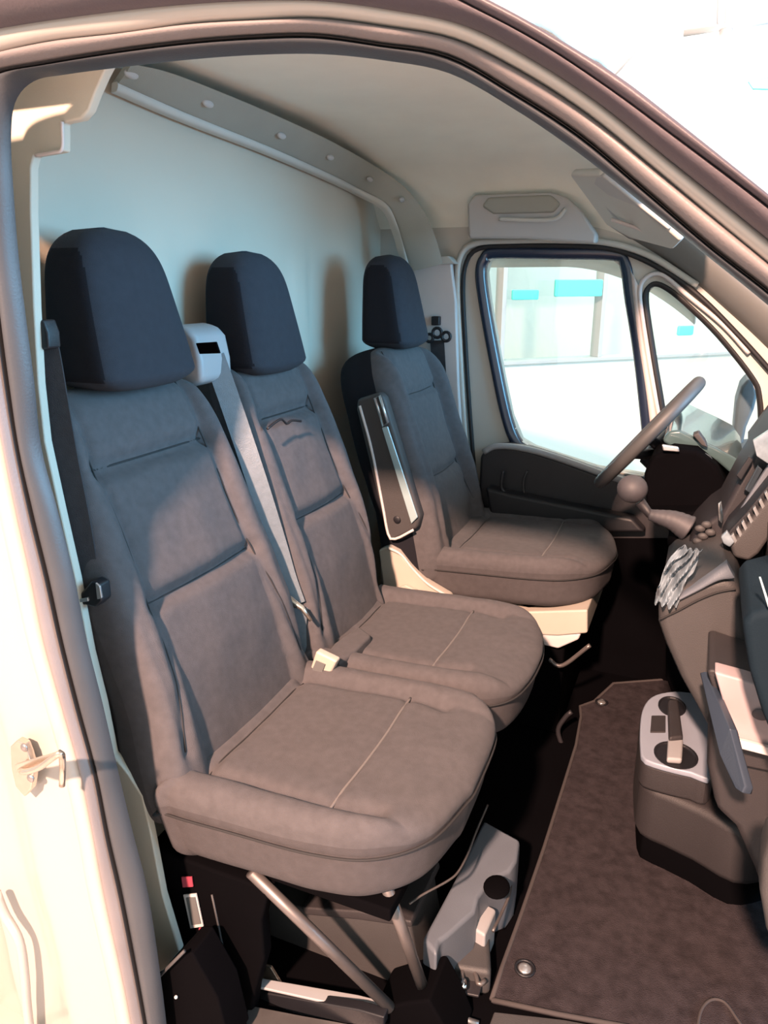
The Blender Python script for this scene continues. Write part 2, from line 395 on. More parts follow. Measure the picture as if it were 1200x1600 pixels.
# headliner / roof lining
hl = thing('ceiling', 'light grey felt headliner curving down to the far door', 'ceiling'); hl['kind'] = 'structure'
def zroof(x, y):
    prof = [(-.02, 1.50), (.03, 1.54), (.12, 1.62), (.3, 1.675), (.6, 1.70), (1.2, 1.70), (1.5, 1.67), (1.66, 1.63), (1.76, 1.55), (1.83, 1.41), (1.9, 1.30)]
    ys = [p[0] for p in prof]; zs = [p[1] for p in prof]
    z = float(np.interp(y, ys, zs)); t = max(0, x-.62)
    return z-.035*math.exp(-((y-.38)/.2)**2)*min(1, max(0, (x-.4)/.3))-t*t*.95
def headliner():
    nx, ny = 70, 90; V = []; Fc = []
    for i in range(nx+1):
        for j in range(ny+1):
            y = .035+1.845*j/ny; xm = .89+.16*min(1, max(0, (y-.95)/.35)); x = -.02+(xm+.02)*i/nx
            z = sum(zroof(x, y+o) for o in (-.05, -.025, 0, .025, .05))/5
            V.append((x, y, z))
    for i in range(nx):
        for j in range(ny): a = i*(ny+1)+j; Fc.append((a, a+1, a+ny+2, a+ny+1))
    o = obj('lining', V, Fc, 'liner', hl, smooth=True)
    so = o.modifiers.new('solid', 'SOLIDIFY'); so.thickness = .008; so.offset = 1
headliner()

# far side: body side and door frame with two window openings
WIN1 = [(0.4145, 1.8, 1.373), (0.5999, 1.8, 1.3689), (0.7889, 1.8, 1.363), (0.8196, 1.8, 1.342), (0.8445, 1.8, 1.2389), (0.8884, 1.8, 1.0629), (0.9419, 1.8, 0.7977), (0.9616, 1.8, 0.6811), (0.7959, 1.8, 0.6931), (0.5796, 1.8, 0.7451), (0.5334, 1.8, 0.7684), (0.4951, 1.8, 0.8511), (0.4428, 1.8, 1.0457), (0.3987, 1.8, 1.2347), (0.3837, 1.8, 1.3269), (0.3932, 1.8, 1.3612)]
WIN2 = [(0.9234, 1.8, 1.2851), (0.9066, 1.8, 1.2662), (0.9112, 1.8, 1.2204), (0.9498, 1.8, 1.0652), (1.0016, 1.8, 0.8653), (1.0396, 1.8, 0.6566), (1.1988, 1.8, 0.642), (1.2635, 1.8, 0.712), (1.2743, 1.8, 0.8452), (1.2549, 1.8, 0.9621), (1.2263, 1.8, 1.0186), (1.1188, 1.8, 1.1387), (1.0179, 1.8, 1.2293), (0.9579, 1.8, 1.2739)]
far_outer = [(-.1, 1.8, -.05), (2.3, 1.8, -.05), (2.3, 1.8, .78), [(1.6978, 1.8, 0.6496)][0], [(1.444, 1.8, 1.0106)][0], [(1.3196, 1.8, 1.1805)][0], [(1.0697, 1.8, 1.3959)][0], [(0.8331, 1.8, 1.5005)][0], (.72, 1.8, 1.50), (-.1, 1.8, 1.50)]
wr = prism('wall_right', far_outer, 1.80, 1.86, 'trim', holes=[WIN1, WIN2]); struct(wr, 'cream inner side of the van with far door window openings', 'wall')
# thick A pillar trim of the far side
ap = band('trim_2', [(0.8404, 1.8, 1.4237), (0.988, 1.8, 1.3334), (1.126, 1.8, 1.2231), (1.2629, 1.8, 1.1054), (1.4394, 1.8, 0.9351), (1.6564, 1.8, 0.7037)], [(0.8842, 1.72, 1.5134), (1.0338, 1.72, 1.4159), (1.164, 1.72, 1.3139), (1.3283, 1.72, 1.1846), (1.492, 1.72, 1.0406), (1.6966, 1.72, 0.8214)], 'apillar', .03, .05); struct(ap, 'beige trim on the far windscreen pillar above the quarter window', 'trim')
# glass
g1 = prism('window_1', WIN1, 1.825, 1.830, 'glass', bevel=0); struct(g1, 'driver door window glass', 'window')
g2 = prism('window_2', WIN2, 1.825, 1.830, 'glass', bevel=0); struct(g2, 'small triangular quarter window glass in front of the driver window', 'window')
def scale_loop(P, d):
    P = [np.array(p) for p in P]; c = sum(P)/len(P); n = len(P); out = []
    for i in range(n):
        t = P[(i+1) % n]-P[i-1]; nn = np.array((t[2], 0, -t[0])); nn = nn/np.linalg.norm(nn)
        if nn@(P[i]-c) < 0: nn = -nn
        out.append(tuple(P[i]+nn*d))
    return out
def put(P, y): return [(p[0], y, p[2]) for p in P]
s1 = band('trim_3', put(scale_loop(WIN1, .030), 1.792), put(scale_loop(WIN1, -.004), 1.80), 'seal_navy', .008, .02, n=120, closed=True); struct(s1, 'dark rubber seal round the driver door window', 'trim')
s2 = band('trim_4', put(scale_loop(WIN2, .012), 1.795), put(scale_loop(WIN2, -.004), 1.80), 'blackline', .004, .02, n=120, closed=True); struct(s2, 'thin black seal round the small quarter window', 'trim')
# door outline seal: dark line with pale lip
DO = [(0.4128, 1.79, 0.4085), (0.3863, 1.79, 0.5887), (0.3555, 1.79, 0.8431), (0.3307, 1.79, 1.0857), (0.3152, 1.79, 1.2757), (0.3257, 1.79, 1.3616), (0.3682, 1.79, 1.4012), (0.4752, 1.79, 1.4074), (0.6398, 1.79, 1.4046), (0.7777, 1.79, 1.3947), (0.8945, 1.79, 1.3561), (1.0311, 1.79, 1.2743), (1.1702, 1.79, 1.15), (1.3302, 1.79, 0.987), (1.5302, 1.79, 0.7711)]
ds = tube('trim_5', put(DO, 1.785), .008, 'blackline', smooth_path=120, sides=8); struct(ds, 'black outline seal round the far door', 'trim')
dl = tube('trim_6', put([(0.389, 1.79, 0.3928), (0.3648, 1.79, 0.5863), (0.3344, 1.79, 0.8416), (0.3123, 1.79, 1.0851), (0.2971, 1.79, 1.2756), (0.303, 1.79, 1.374), (0.3502, 1.79, 1.4155), (0.4745, 1.79, 1.421), (0.6387, 1.79, 1.4198), (0.7764, 1.79, 1.4097), (0.9042, 1.79, 1.3707), (1.0477, 1.79, 1.2854)], 1.785), .010, 'trim', smooth_path=120, sides=10); struct(dl, 'pale raised lip round the far door opening', 'trim')
qs = tube('trim_7', put([(1.0764, 1.79, 0.5763), (1.0108, 1.79, 0.7843), (0.951, 1.79, 0.9863), (0.9007, 1.79, 1.1821), (0.884, 1.79, 1.2737), (0.9028, 1.79, 1.3114), (0.9468, 1.79, 1.315), (1.0242, 1.79, 1.2557), (1.1324, 1.79, 1.1716), (1.2127, 1.79, 1.0913)], 1.786), .007, 'taupe', smooth_path=100, sides=8); struct(qs, 'grey ribbed moulding beside the small quarter window', 'trim')
dv = band('trim_8', [(0.848, 1.79, 1.3341), (0.8873, 1.79, 1.1428), (0.9359, 1.79, 0.9448), (0.9886, 1.79, 0.697)], [(0.8837, 1.79, 1.2775), (0.9083, 1.79, 1.1434), (0.959, 1.79, 0.9462), (1.0198, 1.79, 0.7002)], 'taupe', .008, .02, n=40); struct(dv, 'slim upright bar between driver window and quarter window', 'trim')

# far B pillar with belt anchor panel
bp = thing('trim_9', 'taupe lower trim of the far door pillar behind the driver seat', 'trim'); bp['kind'] = 'structure'
prism('pillar_panel', [(0.1451, 1.76, 1.3586), (0.2773, 1.76, 1.3614), (0.2989, 1.76, 1.2346), (0.3166, 1.76, 0.957), (0.3379, 1.76, 0.7323), (0.3878, 1.76, 0.4023), (0.1421, 1.76, 0.3684)], 1.76, 1.80, 'taupe', bp, .006)
prism('pillar_cap', [(0.1387, 1.74, 1.3745), (0.2746, 1.74, 1.377), (0.3018, 1.74, 1.3527), (0.1391, 1.74, 1.3459)], 1.74, 1.80, 'trim', bp, .004)

# overhead shelf recess above the far door
sh = thing('overhead_tray', 'shallow grey storage recess in the lining above the driver window', 'tray')
prism('recess_panel', [(0.3551, 1.7, 1.4289), (0.3473, 1.7, 1.5313), (0.3714, 1.7, 1.5565), (0.607, 1.7, 1.554), (0.6539, 1.7, 1.5379), (0.6981, 1.7, 1.5008), (0.7523, 1.7, 1.4315), (0.7507, 1.7, 1.4063), (0.5366, 1.7, 1.4251)], 1.70, 1.76, 'liner_grey', sh, .008)
prism('pocket', [(0.3964, 1.69, 1.5213), (0.4158, 1.69, 1.5464), (0.6095, 1.69, 1.5458), (0.6418, 1.69, 1.5197), (0.6206, 1.69, 1.4954), (0.4343, 1.69, 1.4978)], 1.69, 1.72, 'rail', sh, .008)
tube('lip', [(0.4567, 1.685, 1.4819), (0.5569, 1.685, 1.4753), (0.6305, 1.685, 1.4768), (0.6589, 1.685, 1.5045)], .006, 'trim', sh, smooth_path=24)

# sun visor
sv = thing('sun_visor', 'pale grey folded sun visor above the driver', 'sun visor')
slab('visor_board', [(0.7225, 1.38, 1.5664)]+[(0.8089, 1.3, 1.5553), (0.9049, 1.3, 1.4853), (1.0129, 1.3, 1.3961)]+[(0.987, 1.52, 1.3879), (0.8684, 1.52, 1.4129), (0.8058, 1.52, 1.4537)], .022, 'trim', sv, .008)
slab('visor_pad', [(0.7564, 1.365, 1.5539)]+[(0.8171, 1.29, 1.5451), (0.9066, 1.29, 1.4758), (0.9821, 1.29, 1.4192)]+[(0.9126, 1.46, 1.431), (0.8325, 1.46, 1.4585)], .012, 'liner_grey', sv, .004)
tube('visor_rod', [(0.8264, 1.42, 1.4512), (0.9005, 1.42, 1.4259), (0.9843, 1.42, 1.3963)], .005, 'taupe', sv, smooth_path=14)

# ================================================================= NEAR DOOR APERTURE
# boundary curves of the frame, from the bottom of the B pillar up, over and down the windscreen pillar
b4 = [(0.3851, 0, 0.0386), (0.3849, 0, 0.1823), (0.379, 0, 0.3658), (0.362, 0, 0.4831), (0.3471, 0, 0.5952), (0.3342, 0, 0.7023), (0.3194, 0, 0.8038), (0.3114, 0, 0.9018), (0.2978, 0, 0.9944), (0.2836, 0, 1.083), (0.2873, 0, 1.1688), (0.2885, 0, 1.2501), (0.2907, 0, 1.3274), (0.2971, 0, 1.4006), (0.3044, 0, 1.4563), (0.3187, 0, 1.4958), (0.3516, 0, 1.5153), (0.4021, 0, 1.5177), (0.4921, 0, 1.5171), (0.5749, 0, 1.5155), (0.6515, 0, 1.5117), (0.7225, 0, 1.5051), (0.7889, 0, 1.4931), (0.8515, 0, 1.4768), (0.9117, 0, 1.4437), (0.9702, 0, 1.4053), (1.0274, 0, 1.3625), (1.0831, 0, 1.3198), (1.1375, 0, 1.2782), (1.2067, -0, 1.2217), (1.2954, -0, 1.1439), (1.4274, 0, 1.0217)]
b3 = [(0.3655, -0.012, 0.0431), (0.3579, -0.012, 0.1828), (0.3455, -0.012, 0.3637), (0.3336, -0.012, 0.483), (0.3263, -0.012, 0.5973), (0.3092, -0.012, 0.703), (0.2953, -0.012, 0.8046), (0.2857, -0.012, 0.9022), (0.2742, -0.012, 0.995), (0.2668, -0.012, 1.0839), (0.2654, -0.012, 1.1692), (0.2676, -0.012, 1.2503), (0.2729, -0.012, 1.3272), (0.2779, -0.012, 1.4002), (0.2818, -0.012, 1.456), (0.2901, -0.012, 1.5025), (0.3186, -0.012, 1.5209), (0.4015, -0.012, 1.5238), (0.4995, -0.012, 1.5249), (0.5832, -0.012, 1.5237), (0.6596, -0.012, 1.52), (0.7291, -0.012, 1.5136), (0.7953, -0.012, 1.4994), (0.8583, -0.012, 1.484), (0.9177, -0.012, 1.4509), (0.9758, -0.012, 1.4141), (1.0318, -0.012, 1.3697), (1.0865, -0.012, 1.3254), (1.1394, -0.012, 1.2861), (1.208, -0.012, 1.2308), (1.2972, -0.012, 1.1523), (1.4269, -0.012, 1.0339)]
b2 = [(0.3468, -0.03, 0.0554), (0.3404, -0.03, 0.1944), (0.3242, -0.03, 0.3718), (0.3189, -0.03, 0.4923), (0.3099, -0.03, 0.6048), (0.2925, -0.03, 0.7093), (0.2759, -0.03, 0.8092), (0.2699, -0.03, 0.9065), (0.2617, -0.03, 0.9986), (0.2563, -0.03, 1.0867), (0.2535, -0.03, 1.1707), (0.2554, -0.03, 1.2508), (0.2593, -0.03, 1.3269), (0.2652, -0.03, 1.399), (0.2697, -0.03, 1.454), (0.2776, -0.03, 1.513), (0.313, -0.03, 1.5339), (0.4095, -0.03, 1.5399), (0.513, -0.03, 1.5369), (0.5964, -0.03, 1.5353), (0.6717, -0.03, 1.5299), (0.7389, -0.03, 1.5236), (0.8054, -0.03, 1.5096), (0.8679, -0.03, 1.4932), (0.9262, -0.03, 1.4637), (0.9837, -0.03, 1.4269), (1.0376, -0.03, 1.3848), (1.0901, -0.03, 1.3433), (1.1414, -0.03, 1.3028), (1.2117, -0.03, 1.244), (1.3001, -0.03, 1.1658), (1.4261, -0.03, 1.0517)]
b1 = [(0.3157, -0.034, 0.044), (0.3104, -0.034, 0.1847), (0.294, -0.034, 0.3637), (0.2897, -0.034, 0.4856), (0.2803, -0.034, 0.5989), (0.2635, -0.034, 0.7045), (0.2474, -0.034, 0.8054), (0.2397, -0.034, 0.9031), (0.2323, -0.034, 0.9961), (0.2253, -0.034, 1.0848), (0.221, -0.034, 1.1695), (0.2215, -0.034, 1.2504), (0.2266, -0.034, 1.3272), (0.2335, -0.034, 1.3999), (0.238, -0.034, 1.4691), (0.248, -0.034, 1.5407), (0.3043, -0.034, 1.5612), (0.3996, -0.034, 1.5612), (0.5114, -0.034, 1.5594), (0.5968, -0.034, 1.5544), (0.6753, -0.034, 1.5478), (0.7414, -0.034, 1.5386), (0.8094, -0.034, 1.5235), (0.8745, -0.034, 1.5046), (0.9345, -0.034, 1.4731), (0.9911, -0.034, 1.4362), (1.044, -0.034, 1.3951), (1.0955, -0.034, 1.3555), (1.1459, -0.034, 1.316), (1.2172, -0.034, 1.2575), (1.3064, -0.034, 1.1781), (1.432, -0.034, 1.065)]
n_ = 200
seal = band('trim_10', b3, b4, 'rubber_d', .015, .004, n=n_); struct(seal, 'dark shiny inner seal running round the open near door frame', 'trim')
gro = band('trim_11', [tuple(np.array(p)+np.array((0, -.008, 0))) for p in b3], [tuple(np.array(p)*.94+np.array(q)*.06+np.array((0, -.006, 0))) for p, q in zip(b3, b4)], 'blackline', .006, .02, n=n_); struct(gro, 'thin black groove outside the inner door seal', 'trim')
r2 = band('trim_12', b2, b3, 'rubber', .013, .03, n=n_); struct(r2, 'grey brown rubber bead round the near door frame', 'trim')
r1 = band('trim_13', [tuple(p) for p in b1], b2, 'body', .010, .03, n=n_); struct(r1, 'painted metal flange outside the rubber bead of the near door frame', 'trim')
tb = [p for p in b1[16:]]
b0 = [(0.3583, -0.075, 1.6108), (0.4453, -0.075, 1.609), (0.5468, -0.075, 1.5993), (0.6317, -0.075, 1.5891), (0.7157, -0.075, 1.5743), (0.787, -0.075, 1.555), (0.8646, -0.075, 1.5269), (0.9172, -0.075, 1.4998), (0.9539, -0.075, 1.4786), (1.0084, -0.075, 1.4444), (1.0532, -0.075, 1.4111), (1.1222, -0.075, 1.3575), (1.1681, -0.075, 1.3215), (1.2353, -0.075, 1.2671), (1.3085, -0.075, 1.209), (1.4256, -0.075, 1.1073)]
b0i = [(0.346, -0.07, 1.5862), (0.4354, -0.07, 1.5867), (0.5391, -0.07, 1.5779), (0.6259, -0.07, 1.569), (0.7053, -0.07, 1.5572), (0.7785, -0.07, 1.5409), (0.8466, -0.07, 1.5265), (0.9068, -0.07, 1.4964), (0.9575, -0.07, 1.4675), (1.0069, -0.07, 1.4345), (1.0512, -0.07, 1.4027), (1.1217, -0.07, 1.3511), (1.1685, -0.07, 1.313), (1.2369, -0.07, 1.2537), (1.3103, -0.07, 1.1903), (1.4259, -0.07, 1.089)]
b1u = [(0.3131, -0.05, 1.5549), (0.407, -0.05, 1.5549), (0.517, -0.05, 1.552), (0.6084, -0.05, 1.5473), (0.6918, -0.05, 1.5401), (0.756, -0.05, 1.5312), (0.8173, -0.05, 1.5171), (0.8808, -0.05, 1.4987), (0.9383, -0.05, 1.4681), (0.9936, -0.05, 1.4321), (1.0458, -0.05, 1.3919), (1.0961, -0.05, 1.3532), (1.1452, -0.05, 1.3146), (1.2145, -0.05, 1.2575), (1.3016, -0.05, 1.18), (1.4256, -0.05, 1.0697)]
g_in = band('trim_14', b0i, b1u, 'rubber_m', .010, .05, n=120); struct(g_in, 'broad mauve grey roof gutter moulding over the near door', 'trim')
g_out = band('trim_15', b0, b0i, 'rubber_m', .008, .05, n=120); struct(g_out, 'narrow outer lip of the roof gutter beside the showroom ceiling', 'trim')
# tan side panel left of the frame
sp = thing('wall_front', 'glossy white painted body side left of the open near door', 'wall'); sp['kind'] = 'structure'
def sidepanel():
    B = spline([(b1[0][0]+.06, b1[0][1], b1[0][2]-.5)]+[tuple(p) for p in b1[:17]], 90); V = []; Fc = []; K = 26
    for i, p in enumerate(B):
        for k in range(K+1):
            t = k/K; x = p[0]+.004-.55*t; y = p[1]+.004-.012*math.sin(min(1, t*5)*math.pi/2)
            e = -.030*math.exp(-((t-.42)/.035)**2)   # pressed vertical crease further back
            y += e*.6+.02*(1/(1+math.exp(-(t-.23)*60)))
            V.append((x, y, p[2]))
    for i in range(len(B)-1):
        for k in range(K): a = i*(K+1)+k; Fc.append((a, a+1, a+K+2, a+K+1))
    obj('outer_skin', V, Fc, 'body', sp, smooth=True)
    # pressed step low on the panel
    tube('pressed_bead', [(0.1025, -0.055, 0.3149), (0.1142, -0.055, 0.272), (0.1376, -0.055, 0.2266), (0.1353, -0.055, 0.1547), (0.1262, -0.055, 0.077), (0.1169, -0.055, -0.0352)], .008, 'body', sp, smooth_path=30)
sidepanel()

# near B pillar inner trim
bt = thing('trim_16', 'cream inner trim of the near door pillar with a notch at the top', 'trim'); bt['kind'] = 'structure'
poly = [(0.1398, 0.09, 1.573), (0.2311, 0.09, 1.5641), (0.2751, 0.09, 1.5627), (0.3966, 0.09, 1.5589), (0.3756, 0.09, 1.5377), (0.3608, 0.09, 1.5201), (0.3477, 0.09, 1.502), (0.3337, 0.09, 1.4929), (0.3034, 0.09, 1.4908), (0.2979, 0.09, 1.4583), (0.2459, 0.09, 1.4553), (0.2387, 0.09, 1.4418), (0.2284, 0.09, 1.3882), (0.2103, 0.09, 1.2622), (0.1984, 0.09, 1.1533), (0.1952, 0.09, 1.067), (0.2069, 0.09, 0.9574), (0.2201, 0.09, 0.8478), (0.2293, 0.09, 0.7201), (0.2427, 0.09, 0.6284), (0.2509, 0.09, 0.5317), (0.28, 0.09, 0.5019), (0.3053, 0.09, 0.4648), (0.3147, 0.09, 0.3958), (0.3259, 0.09, 0.263), (0.3502, 0.09, 0.1473), (0.3092, 0.09, 0.0854), (0.1764, 0.09, -0.0467), (-0.0754, 0.09, 0.6818)]
prism('pillar_cover', poly, .090, .105, 'cream', bt, .003)
tube('notch_edge', [(0.3065, 0.086, 1.4913), (0.3013, 0.086, 1.4606), (0.2864, 0.086, 1.457), (0.2547, 0.086, 1.455)], .0022, 'taupe', bt, smooth_path=20, sides=6)

# door striker
st = thing('door_striker', 'zinc door striker bolted to the white body side', 'striker')
prism('mount_plate', [(0.2084, -0.05, 0.6342), (0.2245, -0.05, 0.6497), (0.2395, -0.05, 0.6471), (0.2441, -0.05, 0.6306), (0.2487, -0.05, 0.6006), (0.2374, -0.05, 0.5676), (0.2206, -0.05, 0.5486), (0.2046, -0.05, 0.5624), (0.2025, -0.05, 0.5918)], -.062, -.050, 'zinc', st, .002)
tube('loop', [(0.2311, -0.07, 0.6091)]+[(0.2844, -0.105, 0.642), (0.3162, -0.105, 0.6575), (0.3544, -0.105, 0.6888), (0.3644, -0.105, 0.6936)]+[(0.3268, -0.075, 0.6402), (0.3201, -0.075, 0.6082)], .0045, 'zinc', st, smooth_path=26)
slab('tongue', [(0.2513, -0.09, 0.635), (0.3321, -0.09, 0.6768), (0.3509, -0.09, 0.678), (0.2854, -0.09, 0.632), (0.2512, -0.09, 0.622)], .005, 'zinc', st, .001)
for q in [(0.2388, -0.062, 0.6413), (0.2414, -0.062, 0.5887)]: ball('bolt', q, .007, 'steel', st, sc=(1, .5, 1), nu=8, nv=6)

# sill and black corner trim
sl = thing('trim_17', 'black plastic sill corner under the near door pillar', 'trim'); sl['kind'] = 'structure'
prism('corner_cover', [(0.3346, 0.03, 0.126), (0.3769, 0.03, 0.1855), (0.411, 0.03, 0.234), (0.4323, 0.03, 0.2406), (0.4766, 0.03, 0.1647), (0.494, 0.03, 0.0591), (0.3372, 0.03, -0.0238)], .03, .09, 'blacksoft', sl, .004)
tube('cover_edge', [(0.3383, 0.02, 0.1328), (0.3865, 0.02, 0.2005), (0.4258, 0.02, 0.2535)], .003, 'brown', sl, sides=6)
ball('rivet', [(0.3927, 0.025, 0.1329)][0], .003, 'label', sl)

# cab floor
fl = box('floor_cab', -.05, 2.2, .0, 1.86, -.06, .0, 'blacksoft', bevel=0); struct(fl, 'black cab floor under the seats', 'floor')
skin = box('wall_outer_lower', -.1, 2.2, -.06, .0, -.58, -.02, 'body', bevel=0); struct(skin, 'white body sill below the open door', 'wall')

# carpet mat
mt = thing('floor_mat', 'dark brown fitted carpet mat on the cab floor', 'floor mat')
MP = [(0.8669, 0.3301, 0.012), (0.8679, 0.4072, 0.012), (0.8729, 0.5322, 0.012), (0.8785, 0.7575, 0.012), (0.8805, 0.9989, 0.012), (0.8813, 1.2, 0.012), (0.8714, 1.3573, 0.012), (0.8585, 1.4145, 0.012), (0.8952, 1.4626, 0.012), (0.9384, 1.6013, 0.012), (1.1378, 1.723, 0.012), (1.2572, 1.6011, 0.012), (1.5496, 1.3733, 0.012), (1.7789, 0.8444, 0.012), (1.6222, 0.4582, 0.012), (1.3361, 0.4039, 0.012), (1.1062, 0.3755, 0.012), (0.9847, 0.3501, 0.012)]
def matmesh():
    P2 = [(p[0], p[1]) for p in MP]
    o = prism('carpet', MP, .001, .012, 'carpet', mt, .003, axis='z')
    E = [(p[0], p[1], .012) for p in MP]
    tube('piping', E+[E[0]], .0045, 'carpet_edge', mt, sides=8)
matmesh()
for (q, nm) in zip([(0.9096, 0.4185, 0.014), (0.9186, 1.465, 0.014)], ('a', 'b')):
    ball('fastener', q, .013, 'silver', mt, sc=(1, 1, .35), nu=16, nv=8)
    tube('fastener_ring', [(q[0]+.018*math.cos(a), q[1]+.018*math.sin(a), q[2]) for a in np.linspace(0, 2*math.pi, 17)[:-1]], .003, 'black', mt, sides=6, closed=True)
tube('stitched_badge', [(1.2211, 0.4087, 0.014), (1.2288, 0.4609, 0.014), (1.2461, 0.4904, 0.014), (1.2681, 0.4942, 0.014), (1.2871, 0.4696, 0.014), (1.3022, 0.4472, 0.014)], .003, 'carpet_edge', mt, sides=6, smooth_path=30)
ss = prism('sill_strip', [(0.8762, 0.3152, 0.005), (0.9967, 0.3505, 0.005), (1.1287, 0.378, 0.005), (1.3762, 0.4031, 0.005), (1.367, 0.292, 0.005), (0.8655, 0.0776, 0.005)], -.01, .005, 'brown', None, .003, axis='z'); tag(ss, 'grey brown plastic tread strip along the sill below the mat', 'sill strip')

# ================================================================= PASSENGER BENCH
L = Vector((-.19, 0, .62)).normalized(); N = Vector((L.z, 0, -L.x))
def back_frame(base, d=L, curve=.05):
    base = Vector(base); n = Vector((d.z, 0, -d.x))
    def fr(u, v, w_):
        k = curve*(max(0, u-.30)/.33)**2*.35+.012*max(0, 1-abs(u-.22)/.2)*-1
        return tuple(base+d*u+Vector((0, v, 0))+n*(w_-k))
    return fr
def seat_frame(x0, yc, z0, tilt=.04):
    def fr(u, v, w_): return (x0+u, yc+v, z0+w_+tilt*(u-.25))
    return fr
def head(name, base, m, parent, wb=.28, wt=.19, h=.285, db=.13, dt=.08, lean=.10):
    """head restraint: rounded wedge, wider and deeper at its lower edge"""
    nb, nh = 80, 44; V = []; Fc = []
    for i in range(nh+1):
        t = i/nh; e = 1.0
        zz = h*t
        cap = 1-max(0, (t-.62)/.38)**2.6*.97 if t > .62 else 1.0
        cap = max(.0, 1-max(0, (t-.60)/.40)**3.6)**.42 if t > .60 else 1.0
        bot = max(.0, 1-max(0, (.10-t)/.10)**2*.35)
        hw = (wb+(wt-wb)*t**1.4)/2*cap*bot; hd = (db+(dt-db)*t)/2*max(cap, .0)*bot
        cx = -lean*h*t - (db-dt)/2*t*.2
        for k in range(nb):
            a = 2*math.pi*k/nb; c, s = math.cos(a), math.sin(a); n = 6.5-2.2*t
            rx = abs(c)**(2/n)*math.copysign(1, c); ry = abs(s)**(2/n)*math.copysign(1, s)
            x = cx+hd*rx + (.012*(1-(ry)**2) if rx > 0 else 0); y = hw*ry
            V.append((base[0]+x, base[1]+y, base[2]+zz))
    for i in range(nh):
        for k in range(nb): k2 = (k+1) % nb; Fc.append((i*nb+k, i*nb+k2, (i+1)*nb+k2, (i+1)*nb+k))
    Fc.append(tuple(range(nb))); Fc.append(tuple(nh*nb+k for k in range(nb)))
    o = obj(name, V, Fc, m, parent, smooth=True)
    o.data.materials.append(M['fabric_shaded'])  # second material paints the shade on the side faces
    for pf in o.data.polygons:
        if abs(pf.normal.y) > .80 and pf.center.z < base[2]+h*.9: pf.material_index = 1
    for dy in (-.055, .055): tube('post', [(base[0]-.005, base[1]+dy, base[2]-.05), (base[0]-.01, base[1]+dy, base[2]+.03)], .006, 'steel', o, 10)
    return o

def bolster(v0, amp=.018, low=0):
    def f(u, v):
        a = np.clip((np.abs(v)-v0)/.05, 0, 1); return amp*np.sin(a*np.pi*.75)*1.0+.006*np.cos(np.clip(v/v0, -1, 1)*np.pi/2)
    return f
bench = thing('passenger_bench', 'two seat passenger bench in dark grey fabric on steel struts', 'seat')
# outer backrest
def obackrest(base, wid, lr, parent):
    hw = wid/2
    ol = [(-.02, -hw), (.2, -hw-.004), (.42, -hw), (.60, -hw+.012), (.69, -hw+.03), (.728, -hw+.07), (.738, 0), (.728, hw-.07), (.69, hw-.03), (.60, hw-.012), (.42, hw), (.2, hw+.004-lr), (.08, hw-lr*1.5), (-.02, hw-lr*1.6), (-.03, 0)]
    cv = hw-.078
    gr = [dict(p=[(.592, -cv-.005), (.592, 0), (.592, cv+.005)], d=.022, w=.018, r=.002),
          dict(p=[(.352, -cv-.008), (.350, 0), (.352, cv+.008)], d=.018, w=.014, r=.0015),
          dict(p=[(.72, -cv+.005), (.592, -cv-.003), (.47, -cv), (.352, -cv-.01), (.2, -cv-.03), (.10, -cv-.05)], d=.008, w=.010),
          dict(p=[(.72, cv-.005), (.592, cv+.003), (.47, cv), (.352, cv+.01), (.2, cv+.03), (.10, cv+.05)], d=.008, w=.010)]
    return cushion('backrest', ol, .125, 'fabric', back_frame(base), rs=.13, rc=.85, grooves=gr, disp=bolster(cv, .016), parent=parent, res=84, rw=14, side='fabric_dimmed', side_at=.0)
obackrest((.385, .335, .44), .45, 0, bench)
obackrest((.385, .808, .44), .405, .035, bench)
tube('pull_loop', [(0.238, 0.6448, 0.9914), (0.238, 0.6774, 0.9999), (0.238, 0.7051, 1.0025), (0.238, 0.7266, 0.9887), (0.238, 0.75, 0.9921), (0.238, 0.7912, 0.9837)], .003, 'black', bench, smooth_path=24, sides=6)
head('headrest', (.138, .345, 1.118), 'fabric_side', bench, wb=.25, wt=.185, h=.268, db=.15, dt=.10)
head('headrest', (.130, .795, 1.095), 'fabric_side', bench, wb=.245, wt=.185, h=.268, db=.15, dt=.10)
